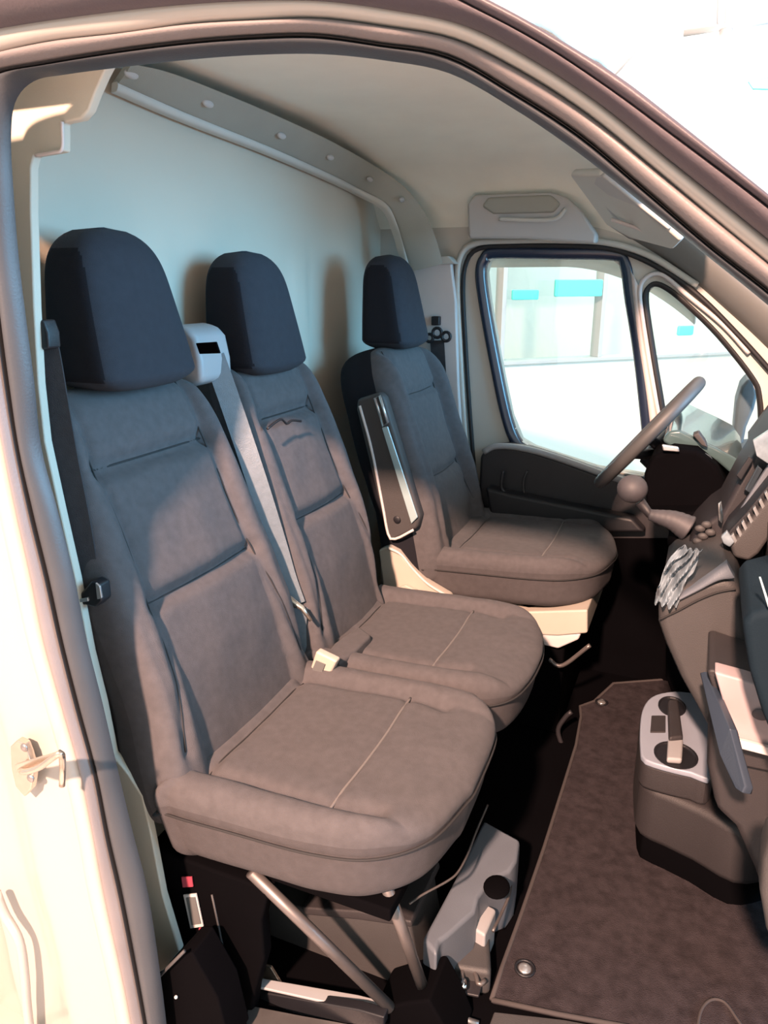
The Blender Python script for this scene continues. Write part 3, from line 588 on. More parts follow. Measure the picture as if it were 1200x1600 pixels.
# bench cushions (one plan outline each, rounded front corners)
def bcushion(x0, yc, z, wid, ln, th, parent, left_round=.10, right_round=.10, name='cushion', mt_='fabric', gx=(.06, .30), tilt=.04, taper=.10):
    h = wid/2; a, b = left_round, right_round
    ol = [(0, -h+.02), (.02, -h), (.15, -h), (ln-a*1.5, -h+.004), (ln-a*.75, -h+a*.22), (ln-a*.22, -h+a*.75), (ln, -h+a*1.6), (ln+.004, 0), (ln, h-b*1.6), (ln-b*.22, h-b*.75), (ln-b*.75, h-b*.22), (ln-b*1.5, h-.004), (.15, h), (.02, h), (0, h-.02)]
    s = h-.070
    gr = [dict(p=[(gx[0], -s), (gx[0]+.004, 0), (gx[0], s)], d=.010, w=.010),
          dict(p=[(gx[1], -s-.01), (gx[1]+.006, 0), (gx[1], s+.01)], d=.006, w=.008, m='seam_pale', r=.0026),
          dict(p=[(gx[0], -s), (.15, -s-.002), (gx[1], -s-.006), (gx[1]+.08, -s+.01)], d=.012, w=.014, line=0),
          dict(p=[(gx[0], s), (.15, s+.002), (gx[1], s+.006), (gx[1]+.08, s-.01)], d=.012, w=.014, line=0)]
    def dsp(u, v):
        e = np.clip((np.abs(v)-s)/.04, 0, 1); f = np.clip((u-(ln-.12))/.12, 0, 1)
        return .014*np.sin(e*np.pi*.6)-.022*f**2*1.0
    o = cushion(name, ol, th, mt_, seat_frame(x0, yc, z, tilt), rs=.13, rc=.42, grooves=gr, disp=dsp, taper=taper, parent=parent, res=84, rw=16, side='fabric_dimmed', side_at=.55)
    # welt seam round the side
    out = spline([(p[0], p[1], 0) for p in ol], 120, True); c0 = (out.max(0)+out.min(0))/2
    fr = seat_frame(x0, yc, z, tilt)
    T = [fr(*(c0+(q-c0)*(1-taper*.15))[:2], -th*.33) for q in out]
    T = [t for t in T]
    tube('welt', T, .0022, 'seam', o, sides=6, closed=True)
    return o
bcushion(.330, .327, .505, .48, .49, .155, bench, .13, .065)
bcushion(.325, .800, .500, .45, .505, .150, bench, .09, .10)
pad_ = prism('rear_pad', [(0.3976, 0.6034, 0.535), (0.394, 0.6359, 0.535), (0.4078, 0.7364, 0.535), (0.4553, 0.7047, 0.535), (0.4553, 0.6348, 0.535), (0.4477, 0.554, 0.535), (0.422, 0.5681, 0.535)], .48, .512, 'fabric', bench, .006, axis='z')

# belt tower between the two backrests
tw = prism('belt_tower', [(0.0862, 0.6, 1.2091), (0.1095, 0.6, 1.2135), (0.1412, 0.6, 1.2077), (0.1589, 0.6, 1.19), (0.168, 0.6, 1.1432), (0.1682, 0.6, 1.1034), (0.1312, 0.6, 1.088), (0.0763, 0.6, 1.1057)], .52, .63, 'grey', bench, .012)
slab('belt_slot', [(0.1666, 0.513, 1.1808), (0.2139, 0.513, 1.1847), (0.2211, 0.513, 1.1629), (0.1739, 0.513, 1.16)], .006, 'blacksoft', tw, .001)
# struts and frame
tube('strut', [(0.4949, 0.12, 0.3525)]+[(0.7157, 0.2, 0.0662)], .0105, 'strut', bench, 12)
tube('strut', [(0.7207, 0.17, 0.3634)]+[(0.7661, 0.24, 0.08)], .0105, 'strut', bench, 12)
prism('strut_foot', [(0.6821, 0.22, 0.0408), (0.7442, 0.22, 0.0918), (0.7869, 0.22, 0.118), (0.8163, 0.22, 0.0703), (0.8417, 0.22, 0.008), (0.6419, 0.22, -0.0977)], .20, .30, 'blacksoft', bench, .006)
box('seat_frame', .36, .74, .14, 1.0, .325, .350, 'blacksoft', bench, .004)
box('underseat_dark_block', .32, .60, .45, 1.0, .0, .33, 'blacksoft', bench, .006)  # black block added to keep the space under the bench dark
# black side cover carrying the labels
sc_ = prism('side_cover', [(0.2348, 0.12, 0.3025), (0.3029, 0.12, 0.3266), (0.5283, 0.12, 0.3252), (0.5091, 0.12, 0.2524), (0.5094, 0.12, 0.1677), (0.486, 0.12, 0.0833), (0.4584, 0.12, -0.071), (0.2794, 0.12, -0.1656)], .12, .15, 'blacksoft', bench, .006)
lab = slab('label', [(0.3502, 0.116, 0.2516), (0.3793, 0.116, 0.2657), (0.3882, 0.116, 0.1963), (0.3587, 0.116, 0.1796)], .002, 'label', sc_, 0)
slab('label_print', [(0.3571, 0.114, 0.249), (0.3773, 0.114, 0.2583), (0.3847, 0.114, 0.2026), (0.3641, 0.114, 0.1911)], .002, 'print', sc_, 0)
slab('red_tag', [(0.35, 0.116, 0.2911), (0.3728, 0.116, 0.2997), (0.3736, 0.116, 0.279), (0.3505, 0.116, 0.2688)], .002, 'red', sc_, 0)
slab('small_label', [(0.3777, 0.116, 0.1875), (0.3863, 0.116, 0.1911), (0.3856, 0.116, 0.1511), (0.3769, 0.116, 0.1473)], .002, 'red', sc_, 0)
tube('edge_rib', [(0.4111, 0.118, 0.2734), (0.4186, 0.118, 0.217), (0.4284, 0.118, 0.1337)], .002, 'brown', sc_, sides=6)
# buckle
bu = slab('buckle', [(0.384, 0.53, 0.4746), (0.4098, 0.53, 0.551), (0.4596, 0.53, 0.5373), (0.4373, 0.53, 0.4898)], .022, 'beige', bench, .005)
slab('buckle_print', [(0.4021, 0.516, 0.5076), (0.4121, 0.516, 0.5311), (0.4333, 0.516, 0.5266), (0.4234, 0.516, 0.5002)], .002, 'print', bu, 0)
slab('belt_stalk', [(0.3554, 0.545, 0.4441), (0.3787, 0.545, 0.4654), (0.4039, 0.545, 0.4617), (0.403, 0.545, 0.4313), (0.3611, 0.545, 0.4213)], .014, 'grey', bench, .003)
# pad flap on the middle cushion's inner corner
# storage box, rail and bright plates beneath the bench
sb = thing('storage_box', 'grey brown box standing under the passenger bench behind the struts', 'box')
prism('box_body', [(0.353, 0.3, 0.0485), (0.377, 0.3, 0.0847), (0.4797, 0.3, 0.0993), (0.7123, 0.3, 0.1627), (0.7431, 0.3, -0.0105), (0.6047, 0.3, -0.0769), (0.3928, 0.3, -0.1335), (0.3713, 0.3, -0.0637)], .30, .44, 'brown', sb, .008)
prism('box_lid', [(0.4858, 0.29, 0.1144), (0.612, 0.29, 0.1556), (0.7186, 0.29, 0.1749), (0.7213, 0.29, 0.1611), (0.6118, 0.29, 0.134), (0.4939, 0.29, 0.0984)], .29, .45, 'brown_dark', sb, .004)
ra = thing('seat_rail', 'pale steel seat rail on the floor below the storage box', 'rail')
slab('rail_top', [(0.4683, 0.1708, 0.05), (0.6478, 0.2109, 0.05), (0.6958, 0.2177, 0.05), (0.7026, 0.2019, 0.05), (0.6362, 0.1814, 0.05), (0.4727, 0.1527, 0.05)], .006, 'grey', ra, .002)
prism('rail_bar', [(0.4409, 0.17, 0.0097), (0.6672, 0.17, 0.0722), (0.7162, 0.17, 0.0786), (0.7162, 0.17, 0.0549), (0.6413, 0.17, 0.0261), (0.4384, 0.17, -0.0302)], .17, .19, 'black', ra, .003)
slab('rail_plate', [(0.4639, 0.128, 0.03), (0.562, 0.1485, 0.03), (0.6658, 0.172, 0.03), (0.724, 0.1518, 0.03), (0.5003, 0.0562, 0.03)], .006, 'steel', ra, .002)
slab('bracket', [(0.4499, 0.2, 0.0484), (0.4699, 0.2, 0.051), (0.4909, 0.2, 0.0194), (0.4396, 0.2, -0.0045)], .006, 'zinc', ra, .001)
tube('cable', [(0.4484, 0.16, -0.0431), (0.4853, 0.16, -0.0151), (0.5126, 0.16, -0.0238), (0.5236, 0.16, -0.086)], .004, 'black', ra, smooth_path=16)

# jack case
jc = thing('jack_case', 'blue grey plastic jack case lying on the floor beside the mat', 'case')
def jackcase():
    top = [(0.7608, 0.6326, 0.15), (0.8498, 0.6039, 0.15), (0.8578, 0.5412, 0.15), (0.8503, 0.5058, 0.15), (0.8237, 0.476, 0.15), (0.8112, 0.4179, 0.15), (0.8144, 0.3809, 0.15), (0.7842, 0.3099, 0.15), (0.7749, 0.2939, 0.15), (0.7782, 0.2632, 0.15), (0.7429, 0.2862, 0.15), (0.7473, 0.3441, 0.15), (0.7539, 0.4499, 0.15)]
    prism('case_body', top, .0, .15, 'bluegrey', jc, .008, axis='z')
    prism('case_end', [(0.7892, 0.474, 0.09), (0.8378, 0.4631, 0.09), (0.834, 0.3917, 0.09), (0.8018, 0.4005, 0.09)], .0, .09, 'grey', jc, .006, axis='z')
    prism('case_block', [(0.7635, 0.4117, 0.06), (0.8316, 0.4374, 0.06), (0.861, 0.344, 0.06), (0.7873, 0.3272, 0.06)], .0, .06, 'brown', jc, .01, axis='z')
    c = [(0.8372, 0.4545, 0.152)][0]
    ball('round_recess', c, .026, 'blacksoft', jc, sc=(1, 1.2, .3))
    tube('clamp_wire', [(0.849, 0.5438, 0.1), (0.8544, 0.4945, 0.1), (0.851, 0.441, 0.1), (0.847, 0.3983, 0.1)], .003, 'strut', jc, smooth_path=16)
    slab('latch_plate', [(0.7882, 0.3001, 0.03), (0.8469, 0.3111, 0.03), (0.8441, 0.383, 0.03), (0.7903, 0.3723, 0.03)], .006, 'dark', jc, .002)
    tube('hook', [(0.8201, 0.2998, 0.05), (0.808, 0.3307, 0.05), (0.812, 0.3503, 0.05), (0.8302, 0.3402, 0.05), (0.8436, 0.3198, 0.05), (0.8524, 0.3322, 0.05)], .0045, 'strut', jc, smooth_path=20)
    tube('pin', [(0.8212, 0.2958, 0.055), (0.8161, 0.312, 0.055)], .006, 'chrome', jc)
    tube('ground_bar', [(0.8115, 0.2998, 0.01), (0.8221, 0.2742, 0.01), (0.8578, 0.2762, 0.01)], .006, 'steel', jc)
jackcase()
wc = thing('thin_cable', 'thin grey release cable under the front of the bench', 'cable')
tube('wire', [(0.7279, 0.2575, 0.25), (0.7417, 0.2851, 0.25), (0.7735, 0.3341, 0.25), (0.7841, 0.362, 0.25), (0.7872, 0.4087, 0.25), (0.7853, 0.4753, 0.25), (0.7851, 0.5613, 0.25)], .0022, 'strut', wc, smooth_path=40, sides=6)

# ================================================================= DRIVER SEAT
ds_ = thing('driver_seat', 'driver seat in dark grey fabric with folded armrest', 'seat')
Ld = Vector((-.17, 0, .60)).normalized()
def dback():
    ol = [(-.02, -.235), (.2, -.245), (.38, -.240), (.54, -.220), (.63, -.190), (.675, -.14), (.688, 0), (.675, .14), (.63, .190), (.54, .220), (.38, .240), (.2, .245), (-.02, .235), (-.03, 0)]
    gr = [dict(p=[(.53, -.15), (.527, 0), (.53, .15)], d=.012, w=.012), dict(p=[(.275, -.14), (.27, 0), (.275, .14)], d=.012, w=.012),
          dict(p=[(.67, -.135), (.53, -.150), (.40, -.143), (.275, -.142), (.11, -.17)], d=.012, w=.011),
          dict(p=[(.67, .135), (.53, .150), (.40, .143), (.275, .142), (.11, .17)], d=.012, w=.011)]
    cushion('backrest', ol, .17, 'fabric', back_frame((.45, 1.44, .47), Ld, .05), rs=.13, rc=.6, grooves=gr, disp=bolster(.15, .03), parent=ds_, res=80, rw=16, side='fabric_shaded', side_at=.35)  # side faces painted dark as shade
dback()
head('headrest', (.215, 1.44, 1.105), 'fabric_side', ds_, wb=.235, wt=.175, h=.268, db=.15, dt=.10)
bcushion(.40, 1.445, .548, .50, .52, .14, ds_, .13, .13, gx=(.08, .33), tilt=.05, taper=.06)
# armrest folded up against the backrest
arm = prism('armrest', [(0.2067, 1.165, 0.9806), (0.2754, 1.165, 1.0041), (0.2908, 1.165, 0.9891), (0.4015, 1.165, 0.6614), (0.3943, 1.165, 0.6221), (0.3152, 1.165, 0.5722), (0.2989, 1.165, 0.5858), (0.2043, 1.165, 0.9515)], 1.165, 1.205, 'brown', ds_, .010)
tube('rim', [(0.2173, 1.163, 0.9635), (0.2521, 1.163, 0.8454), (0.2876, 1.163, 0.6788), (0.3058, 1.163, 0.5913), (0.3281, 1.163, 0.5825), (0.3834, 1.163, 0.6174)], .004, 'taupe', arm, smooth_path=30, sides=8)
slab('stripe', [(0.2871, 1.16, 0.9074), (0.3045, 1.16, 0.9123), (0.3976, 1.16, 0.6586), (0.3784, 1.16, 0.637)], .006, 'stripe', arm, .002)
tube('adjuster_slot', [(0.2659, 1.16, 0.9884), (0.2795, 1.16, 0.9962), (0.3045, 1.16, 0.9231), (0.291, 1.16, 0.9113)], .004, 'silver', arm, closed=True, sides=8)
ball('adjuster_button', [(0.333, 1.16, 0.6427)][0], .011, 'black', arm, sc=(1, .3, 1))
# cream side shield, buckle, lower base
sd = prism('side_shield', [(0.2723, 1.165, 0.5381), (0.303, 1.165, 0.5545), (0.3355, 1.165, 0.5433), (0.372, 1.165, 0.5049), (0.4165, 1.165, 0.4638), (0.4957, 1.165, 0.429), (0.5166, 1.165, 0.3762), (0.3326, 1.165, 0.3421), (0.2908, 1.165, 0.3975)], 1.165, 1.20, 'beige', ds_, .006)
tube('shield_edge', [(0.3052, 1.16, 0.5525), (0.3456, 1.16, 0.5385), (0.382, 1.16, 0.5002), (0.4302, 1.16, 0.46), (0.4934, 1.16, 0.4306)], .004, 'trim', sd, smooth_path=20)
bk2 = slab('buckle', [(0.3423, 1.15, 0.437), (0.3664, 1.15, 0.4512), (0.4106, 1.15, 0.4364), (0.399, 1.15, 0.4101), (0.3506, 1.15, 0.4057)], .014, 'beige', ds_, .003)
prism('seat_base_cover', [(0.6297, 1.22, 0.4058), (0.7087, 1.22, 0.396), (0.8773, 1.22, 0.4327), (0.883, 1.22, 0.3618), (0.8034, 1.22, 0.338), (0.6341, 1.22, 0.3126)], 1.22, 1.62, 'beige', ds_, .006)
prism('lower_cover', [(0.7079, 1.225, 0.3249), (0.8652, 1.225, 0.3559), (0.8598, 1.225, 0.335), (0.8054, 1.225, 0.2957), (0.7243, 1.225, 0.2995)], 1.225, 1.60, 'label', ds_, .006)
tube('height_lever', [(0.7864, 1.2, 0.2715), (0.8234, 1.2, 0.2592), (0.8948, 1.2, 0.3382)], .006, 'strut', ds_, smooth_path=14)
box('pedestal', .44, .82, 1.25, 1.64, 0, .40, 'blacksoft', ds_, .01)
tube('pedestal_rib', [(0.8391, 1.22, -0.0124), (0.8243, 1.22, 0.0383), (0.8431, 1.22, 0.0862), (0.8581, 1.22, 0.107)], .007, 'dark', ds_, smooth_path=14)

# ================================================================= SEAT BELTS
def ribbon(name, P, wdt, thk, m, parent, wdir=None, n=40):
    C = spline(P, n); V = []; Fc = []
    for i, p in enumerate(C):
        t = C[min(i+1, n-1)]-C[max(i-1, 0)]; t /= np.linalg.norm(t)
        wd = np.array(wdir, float); wd -= t*(wd@t); wd /= np.linalg.norm(wd); nn = np.cross(t, wd)
        for a, b in ((-1, -1), (1, -1), (1, 1), (-1, 1)): V.append(p+wd*wdt/2*a+nn*thk/2*b)
    for i in range(n-1):
        for k in range(4): k2 = (k+1) % 4; Fc.append((i*4+k, i*4+k2, (i+1)*4+k2, (i+1)*4+k))
    Fc += [(0, 1, 2, 3), tuple((n-1)*4+k for k in range(4))]
    return obj(name, V, Fc, m, parent, smooth=False)
mb = thing('seat_belt', 'seat belt with painted pale sheen running down between the two bench backrests', 'seat belt')
ribbon('webbing', [(0.1535, 0.585, 1.1492), (0.1771, 0.585, 1.0842), (0.2088, 0.585, 0.9916), (0.2464, 0.585, 0.8777)]+[(0.2814, 0.59, 0.7499), (0.3035, 0.59, 0.6707), (0.3237, 0.59, 0.6128)], .044, .002, 'belt_sheen', mb, (.75, .55, .0))
ribbon('lower_webbing', [(0.3361, 0.585, 0.6094), (0.3307, 0.585, 0.5539), (0.3312, 0.585, 0.4822), (0.3357, 0.585, 0.4278)], .036, .002, 'belt_sheen', mb, (.75, .55, 0))
tube('tongue', [(0.317, 0.57, 0.6398), (0.3293, 0.57, 0.6268), (0.3513, 0.57, 0.6185), (0.3725, 0.57, 0.592)], [.007, .009, .006, .004], 'zinc', mb)
ob = thing('seat_belt', 'black seat belt hanging at the near door pillar beside the outer backrest', 'seat belt')
ribbon('webbing', [(0.1933, 0.115, 1.2295), (0.1984, 0.115, 1.1881), (0.2019, 0.115, 1.1217), (0.2073, 0.115, 1.033), (0.2166, 0.115, 0.9303), (0.2208, 0.115, 0.8216), (0.2233, 0.115, 0.7302), (0.2308, 0.115, 0.6112)], .038, .003, 'belt', ob, (1, .35, .0))
prism('anchor', [(0.1958, 0.105, 1.2392), (0.2119, 0.105, 1.2458), (0.2183, 0.105, 1.2262), (0.2167, 0.105, 1.2034), (0.1935, 0.105, 1.1999)], .10, .125, 'black', ob, .004)
prism('tongue', [(0.2064, 0.1, 0.8083), (0.2254, 0.1, 0.8261), (0.2471, 0.1, 0.8473), (0.2622, 0.1, 0.8432), (0.2632, 0.1, 0.8149), (0.2481, 0.1, 0.8011), (0.2269, 0.1, 0.8018), (0.2099, 0.1, 0.7965)], .095, .12, 'black', ob, .004)
slab('tongue_plate', [(0.2591, 0.093, 0.8476), (0.2674, 0.093, 0.8425), (0.2684, 0.093, 0.8231), (0.2587, 0.093, 0.8192)], .004, 'silver', ob, .001)
slab('tongue_slot', [(0.2194, 0.093, 0.8123), (0.239, 0.093, 0.8191), (0.2393, 0.093, 0.8125), (0.2212, 0.093, 0.8071)], .004, 'silver', ob, .001)
db = thing('seat_belt', 'dark driver seat belt on the taupe far pillar with looped guide', 'seat belt')
ribbon('webbing', [(0.2411, 1.745, 1.1034), (0.2505, 1.745, 0.9996), (0.2631, 1.745, 0.8666), (0.2917, 1.745, 0.6847)], .05, .003, 'belt', db, (1, 0, 0))
box('height_button', *[[(0.2214, 1.75, 1.1836)][0][0], [(0.2496, 1.75, 1.1588)][0][0], 1.735, 1.76, [(0.222, 1.75, 1.1539)][0][2], [(0.2214, 1.75, 1.1836)][0][2]], 'black', db, .003)
for cc, rr in (((672, 527), .012), ((684, 520), .014), ((697, 525), .012)):
    pass
for q, rr in zip([(0.2166, 1.735, 1.1119), (0.244, 1.735, 1.1297), (0.2764, 1.735, 1.1179)], (.013, .016, .015)):
    tube('guide_loop', [(q[0]+rr*math.cos(a), q[1], q[2]+rr*math.sin(a)) for a in np.linspace(0, 2*math.pi, 15)[:-1]], .0055, 'black', db, sides=8, closed=True)

# ================================================================= FAR DOOR PANEL
dp = thing('door_1', 'dark plastic driver door panel with moulded armrest', 'door'); dp['kind'] = 'structure'
prism('panel', [(0.4387, 1.7, 0.4045), (0.421, 1.7, 0.6151), (0.4212, 1.7, 0.7247), (0.4471, 1.7, 0.7539), (0.509, 1.7, 0.7636), (0.5966, 1.7, 0.7537), (0.7042, 1.7, 0.7287), (0.8196, 1.7, 0.6969), (0.9512, 1.7, 0.6681), (1.1445, 1.7, 0.6313), (1.323, 1.7, 0.6324), (1.4442, 1.7, -0.2403), (0.4762, 1.7, -0.5212)], 1.70, 1.80, 'dark', dp, .012)
prism('lower_shade_sheet', [(0.4406, 1.69, 0.4273), (1.0907, 1.69, 0.5174), (1.1831, 1.69, -0.3093), (0.4787, 1.69, -0.5137)], 1.69, 1.70, 'blacksoft', dp, .002)  # black sheet added over the lower door to stand for shade
tube('top_edge', [(0.4342, 1.7, 0.7393), (0.4692, 1.7, 0.7602), (0.5309, 1.7, 0.7655), (0.6179, 1.7, 0.7556), (0.7248, 1.7, 0.7307), (0.8292, 1.7, 0.7022), (0.9508, 1.7, 0.6723)], .011, 'grey', dp, smooth_path=40)
prism('armrest', [(0.4591, 1.66, 0.6293), (0.5485, 1.66, 0.6166), (0.7621, 1.66, 0.597), (0.9438, 1.66, 0.5802), (0.9867, 1.66, 0.5386), (0.7688, 1.66, 0.5094), (0.487, 1.66, 0.5066)], 1.64, 1.70, 'black', dp, .012)
tube('grip', [(0.5141, 1.66, 0.6888), (0.5125, 1.66, 0.6306), (0.5402, 1.66, 0.6067), (0.5753, 1.66, 0.6062)], .006, 'dark', dp, smooth_path=20)
tube('recess_edge', [(0.5897, 1.69, 0.6893), (0.5788, 1.69, 0.6526), (0.5905, 1.69, 0.5999), (0.6523, 1.69, 0.5845), (0.7579, 1.69, 0.5881)], .004, 'brown', dp, smooth_path=24, sides=6)

# ================================================================= STEERING WHEEL, GEAR LEVER
sw = thing('steering_wheel', 'dark grey steering wheel seen nearly edge on', 'steering wheel')
def wheel():
    a_, b_ = [Vector(p) for p in [(0.8623, 1.43, 0.75), (1.081, 1.43, 1.0333)]]
    c = (a_+b_)/2; t = (b_-a_).normalized(); R = (b_-a_).length/2+.008; yv = Vector((-.055, .985, -.15)).normalized(); nrm = t.cross(yv).normalized()
    if nrm.x < 0: nrm = -nrm
    tube('rim', [c+t*R*math.cos(a)+yv*R*math.sin(a) for a in np.linspace(0, 2*math.pi, 61)[:-1]], .0175, 'strut_soft', sw, sides=14, closed=True)
    hub = c+nrm*.055
    tube('hub', [hub+nrm*.02, hub-nrm*.018, hub-nrm*.03], [.07, .068, .045], 'black', sw, sides=20)
    for ang in (0.35, math.pi-.35, math.pi, 0): 
        d = t*math.sin(ang)*-1+yv*math.cos(ang)
        tube('spoke', [hub+d*.05, hub+d*.10-nrm*.02, c+d*(R-.005)], [.018, .015, .011], 'black', sw, sides=10)
    tube('column', [hub, hub+nrm*.22], [.04, .055], 'black', sw, sides=16)
wheel()
gl = thing('gear_lever', 'round knobbed gear lever on the dashboard', 'gear lever')
kn = [(0.9766, 1, 0.8457)][0]
ball('knob', kn, .034, 'knob', gl, sc=(1, 1, .95))
tube('stick', [(0.996, 1, 0.8176), (1.0179, 1, 0.7927), (1.0471, 1, 0.7766)], [.012, .010, .014], 'dark', gl, sides=12)
def gaiter():
    P = [(1.0191, 0.98, 0.7956), (1.0439, 0.98, 0.7927), (1.074, 0.98, 0.7875), (1.1048, 0.98, 0.7735)]; C = spline(P, 26)
    tube('gaiter', [tuple(p) for p in C], [(.012+.018*i/25)*(1+.02*math.sin(i*1.9)) for i in range(26)], 'knob', gl, sides=18)
gaiter()

# ================================================================= DASHBOARD
da = thing('dashboard', 'dark moulded dashboard with slatted vent and open lower compartment', 'dashboard')
# main cross-car body ahead of the seats
prism('main_body', [(1.30, 0, .50), (1.26, 0, .70), (1.24, 0, .86), (1.30, 0, .98), (1.45, 0, 1.0), (1.9, 0, .93), (1.9, 0, .3), (1.45, 0, .30)], .16, 1.78, 'brown_dark', da, .02)
# instrument housing in front of the wheel
prism('instrument_housing', [(0.9879, 1.18, 0.8373), (1.0038, 1.18, 0.8876), (1.0486, 1.18, 0.9108), (1.1035, 1.18, 0.9092), (1.15, 1.18, 0.8758), (1.1784, 1.18, 0.8281), (1.1776, 1.18, 0.7442), (1.13, 1.18, 0.6831), (1.053, 1.18, 0.7047), (1.0018, 1.18, 0.759)], 1.18, 1.70, 'blacksoft', da, .012)
prism('cowl_top', [(1.0184, 1.24, 0.9125), (1.0306, 1.24, 0.9395), (1.057, 1.24, 0.9447), (1.1004, 1.24, 0.9257), (1.1463, 1.24, 0.9071), (1.1919, 1.24, 0.8856), (1.2225, 1.24, 0.8468), (1.1985, 1.24, 0.8347), (1.1506, 1.24, 0.8721), (1.095, 1.24, 0.8962), (1.0441, 1.24, 0.8983)], 1.24, 1.72, 'cowl', da, .008)
slab('lens', [(1.0972, 1.22, 0.9069), (1.1339, 1.22, 0.8909), (1.1616, 1.22, 0.8519), (1.1522, 1.22, 0.8347), (1.1201, 1.22, 0.8607)], .01, 'lens', da, .002)
prism('cowl_clip', [(1.0878, 1.22, 0.938), (1.1014, 1.22, 0.9454), (1.1183, 1.22, 0.9246), (1.1259, 1.22, 0.9094), (1.1108, 1.22, 0.9144)], 1.22, 1.26, 'brown', da, .003)
slab('silver_trim', [(1.0218, 1.17, 0.92), (1.0599, 1.17, 0.9169), (1.0642, 1.17, 0.9047), (1.0264, 1.17, 0.9045)], .01, 'silver', da, .003)
# black knee panel below the instruments, down to the floor
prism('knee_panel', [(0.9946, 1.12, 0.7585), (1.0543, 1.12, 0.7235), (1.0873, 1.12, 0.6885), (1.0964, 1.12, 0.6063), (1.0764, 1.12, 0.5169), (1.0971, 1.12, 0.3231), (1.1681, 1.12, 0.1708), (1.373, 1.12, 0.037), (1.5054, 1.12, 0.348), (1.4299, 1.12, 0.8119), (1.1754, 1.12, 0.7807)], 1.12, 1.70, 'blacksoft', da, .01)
# pedal glimpsed by the mat
# centre stack
prism('centre_stack', [(1.0789, 0.92, 0.6713), (1.0936, 0.92, 0.7291), (1.1186, 0.92, 0.7795), (1.1443, 0.92, 0.8173), (1.1642, 0.92, 0.8367), (1.1918, 0.92, 0.9223), (1.2308, 0.92, 1.0204), (1.3453, 0.92, 1.1597), (1.4148, 0.92, 0.733), (1.2208, 0.92, 0.7017), (1.1502, 0.92, 0.6634), (1.089, 0.92, 0.6271)], .92, 1.14, 'dark', da, .012)
prism('shift_surround', [(1.0596, 1, 0.7367), (1.1004, 1, 0.7607), (1.1456, 1, 0.7817), (1.1716, 1, 0.7821), (1.1683, 1, 0.7458), (1.1303, 1, 0.7098), (1.076, 1, 0.7111)], .98, 1.12, 'blacksoft', da, .01)
for i, (a, b) in enumerate([((1072,876),(1082,862)), ((1084,868),(1096,850)), ((1094,862),(1104,846)), ((1104,880),(1112,862))]): pass
for q in [(1.1266, 0.905, 0.7997), (1.1379, 0.905, 0.8097), (1.1336, 0.905, 0.7835), (1.1472, 0.905, 0.7939), (1.125, 0.905, 0.7708)]: ball('switch', q, .010, 'brown', da, sc=(1.1, .6, .8), nu=10, nv=7)
slab('chrome_sliver', [(1.1534, 0.89, 0.8632), (1.1588, 0.89, 0.868), (1.1675, 0.89, 0.8375), (1.1659, 0.89, 0.8207), (1.159, 0.89, 0.8281)], .006, 'chrome', da, .001)
slab('trim_strip', [(1.1736, 0.88, 0.797), (1.1856, 0.88, 0.8345), (1.2048, 0.88, 0.8854), (1.2253, 0.88, 0.9377), (1.2407, 0.88, 0.9726), (1.2473, 0.88, 0.9579), (1.2333, 0.88, 0.9124), (1.211, 0.88, 0.8566), (1.1934, 0.88, 0.8108), (1.1852, 0.88, 0.7819)], .014, 'bluegrey', da, .003)
# side bits of glossy trim at the top
for k, poly_ in enumerate([[(1150,742),(1170,716),(1176,722),(1158,752)], [(1164,764),(1184,728),(1192,734),(1172,772)], [(1146,728),(1160,708),(1166,712),(1152,736)]]):
    pass
slab('top_fin', [(1.1794, 0.9, 0.9231), (1.1973, 0.9, 0.9645), (1.2064, 0.9, 0.9574), (1.19, 0.9, 0.9135)], .012, 'black', da, .002)
slab('top_fin', [(1.1983, 0.9, 0.8955), (1.2157, 0.9, 0.9478), (1.2261, 0.9, 0.9396), (1.2097, 0.9, 0.8887)], .012, 'lens', da, .002)
slab('top_fin', [(1.2158, 0.9, 0.8786), (1.2322, 0.9, 0.9284), (1.2423, 0.9, 0.9215), (1.2264, 0.9, 0.8691)], .012, 'dark', da, .002)
slab('windscreen_vent', [(1.1974, 0.86, 1.0034), (1.2327, 0.86, 1.036), (1.2566, 0.86, 1.0058), (1.23, 0.86, 0.9607), (1.2081, 0.86, 0.9739)], .012, 'film', da, .002)
# vent with slats
vh = prism('vent_housing', [(1.191, 0.8, 0.7799), (1.2188, 0.8, 0.7761), (1.2342, 0.8, 0.7943), (1.2491, 0.8, 0.8304), (1.2935, 0.8, 0.9364), (1.2828, 0.8, 1.0077), (1.2373, 0.8, 0.9154), (1.2029, 0.8, 0.8449), (1.181, 0.8, 0.8051)], .80, .92, 'brown', da, .008)
prism('vent_mouth', [(1.1678, 0.815, 0.8009), (1.1778, 0.815, 0.8317), (1.2021, 0.815, 0.8715), (1.2352, 0.815, 0.9364), (1.2829, 0.815, 1.0167), (1.2895, 0.815, 1.0005), (1.243, 0.815, 0.9121), (1.2066, 0.815, 0.8381), (1.1893, 0.815, 0.7959)], .815, .92, 'black', da, .004)
for i in range(8):
    t = i/7; x = 1146+t*66; y = 848-t*90
    a = np.array((x-5, y-16)); b = np.array((x+5, y+4))
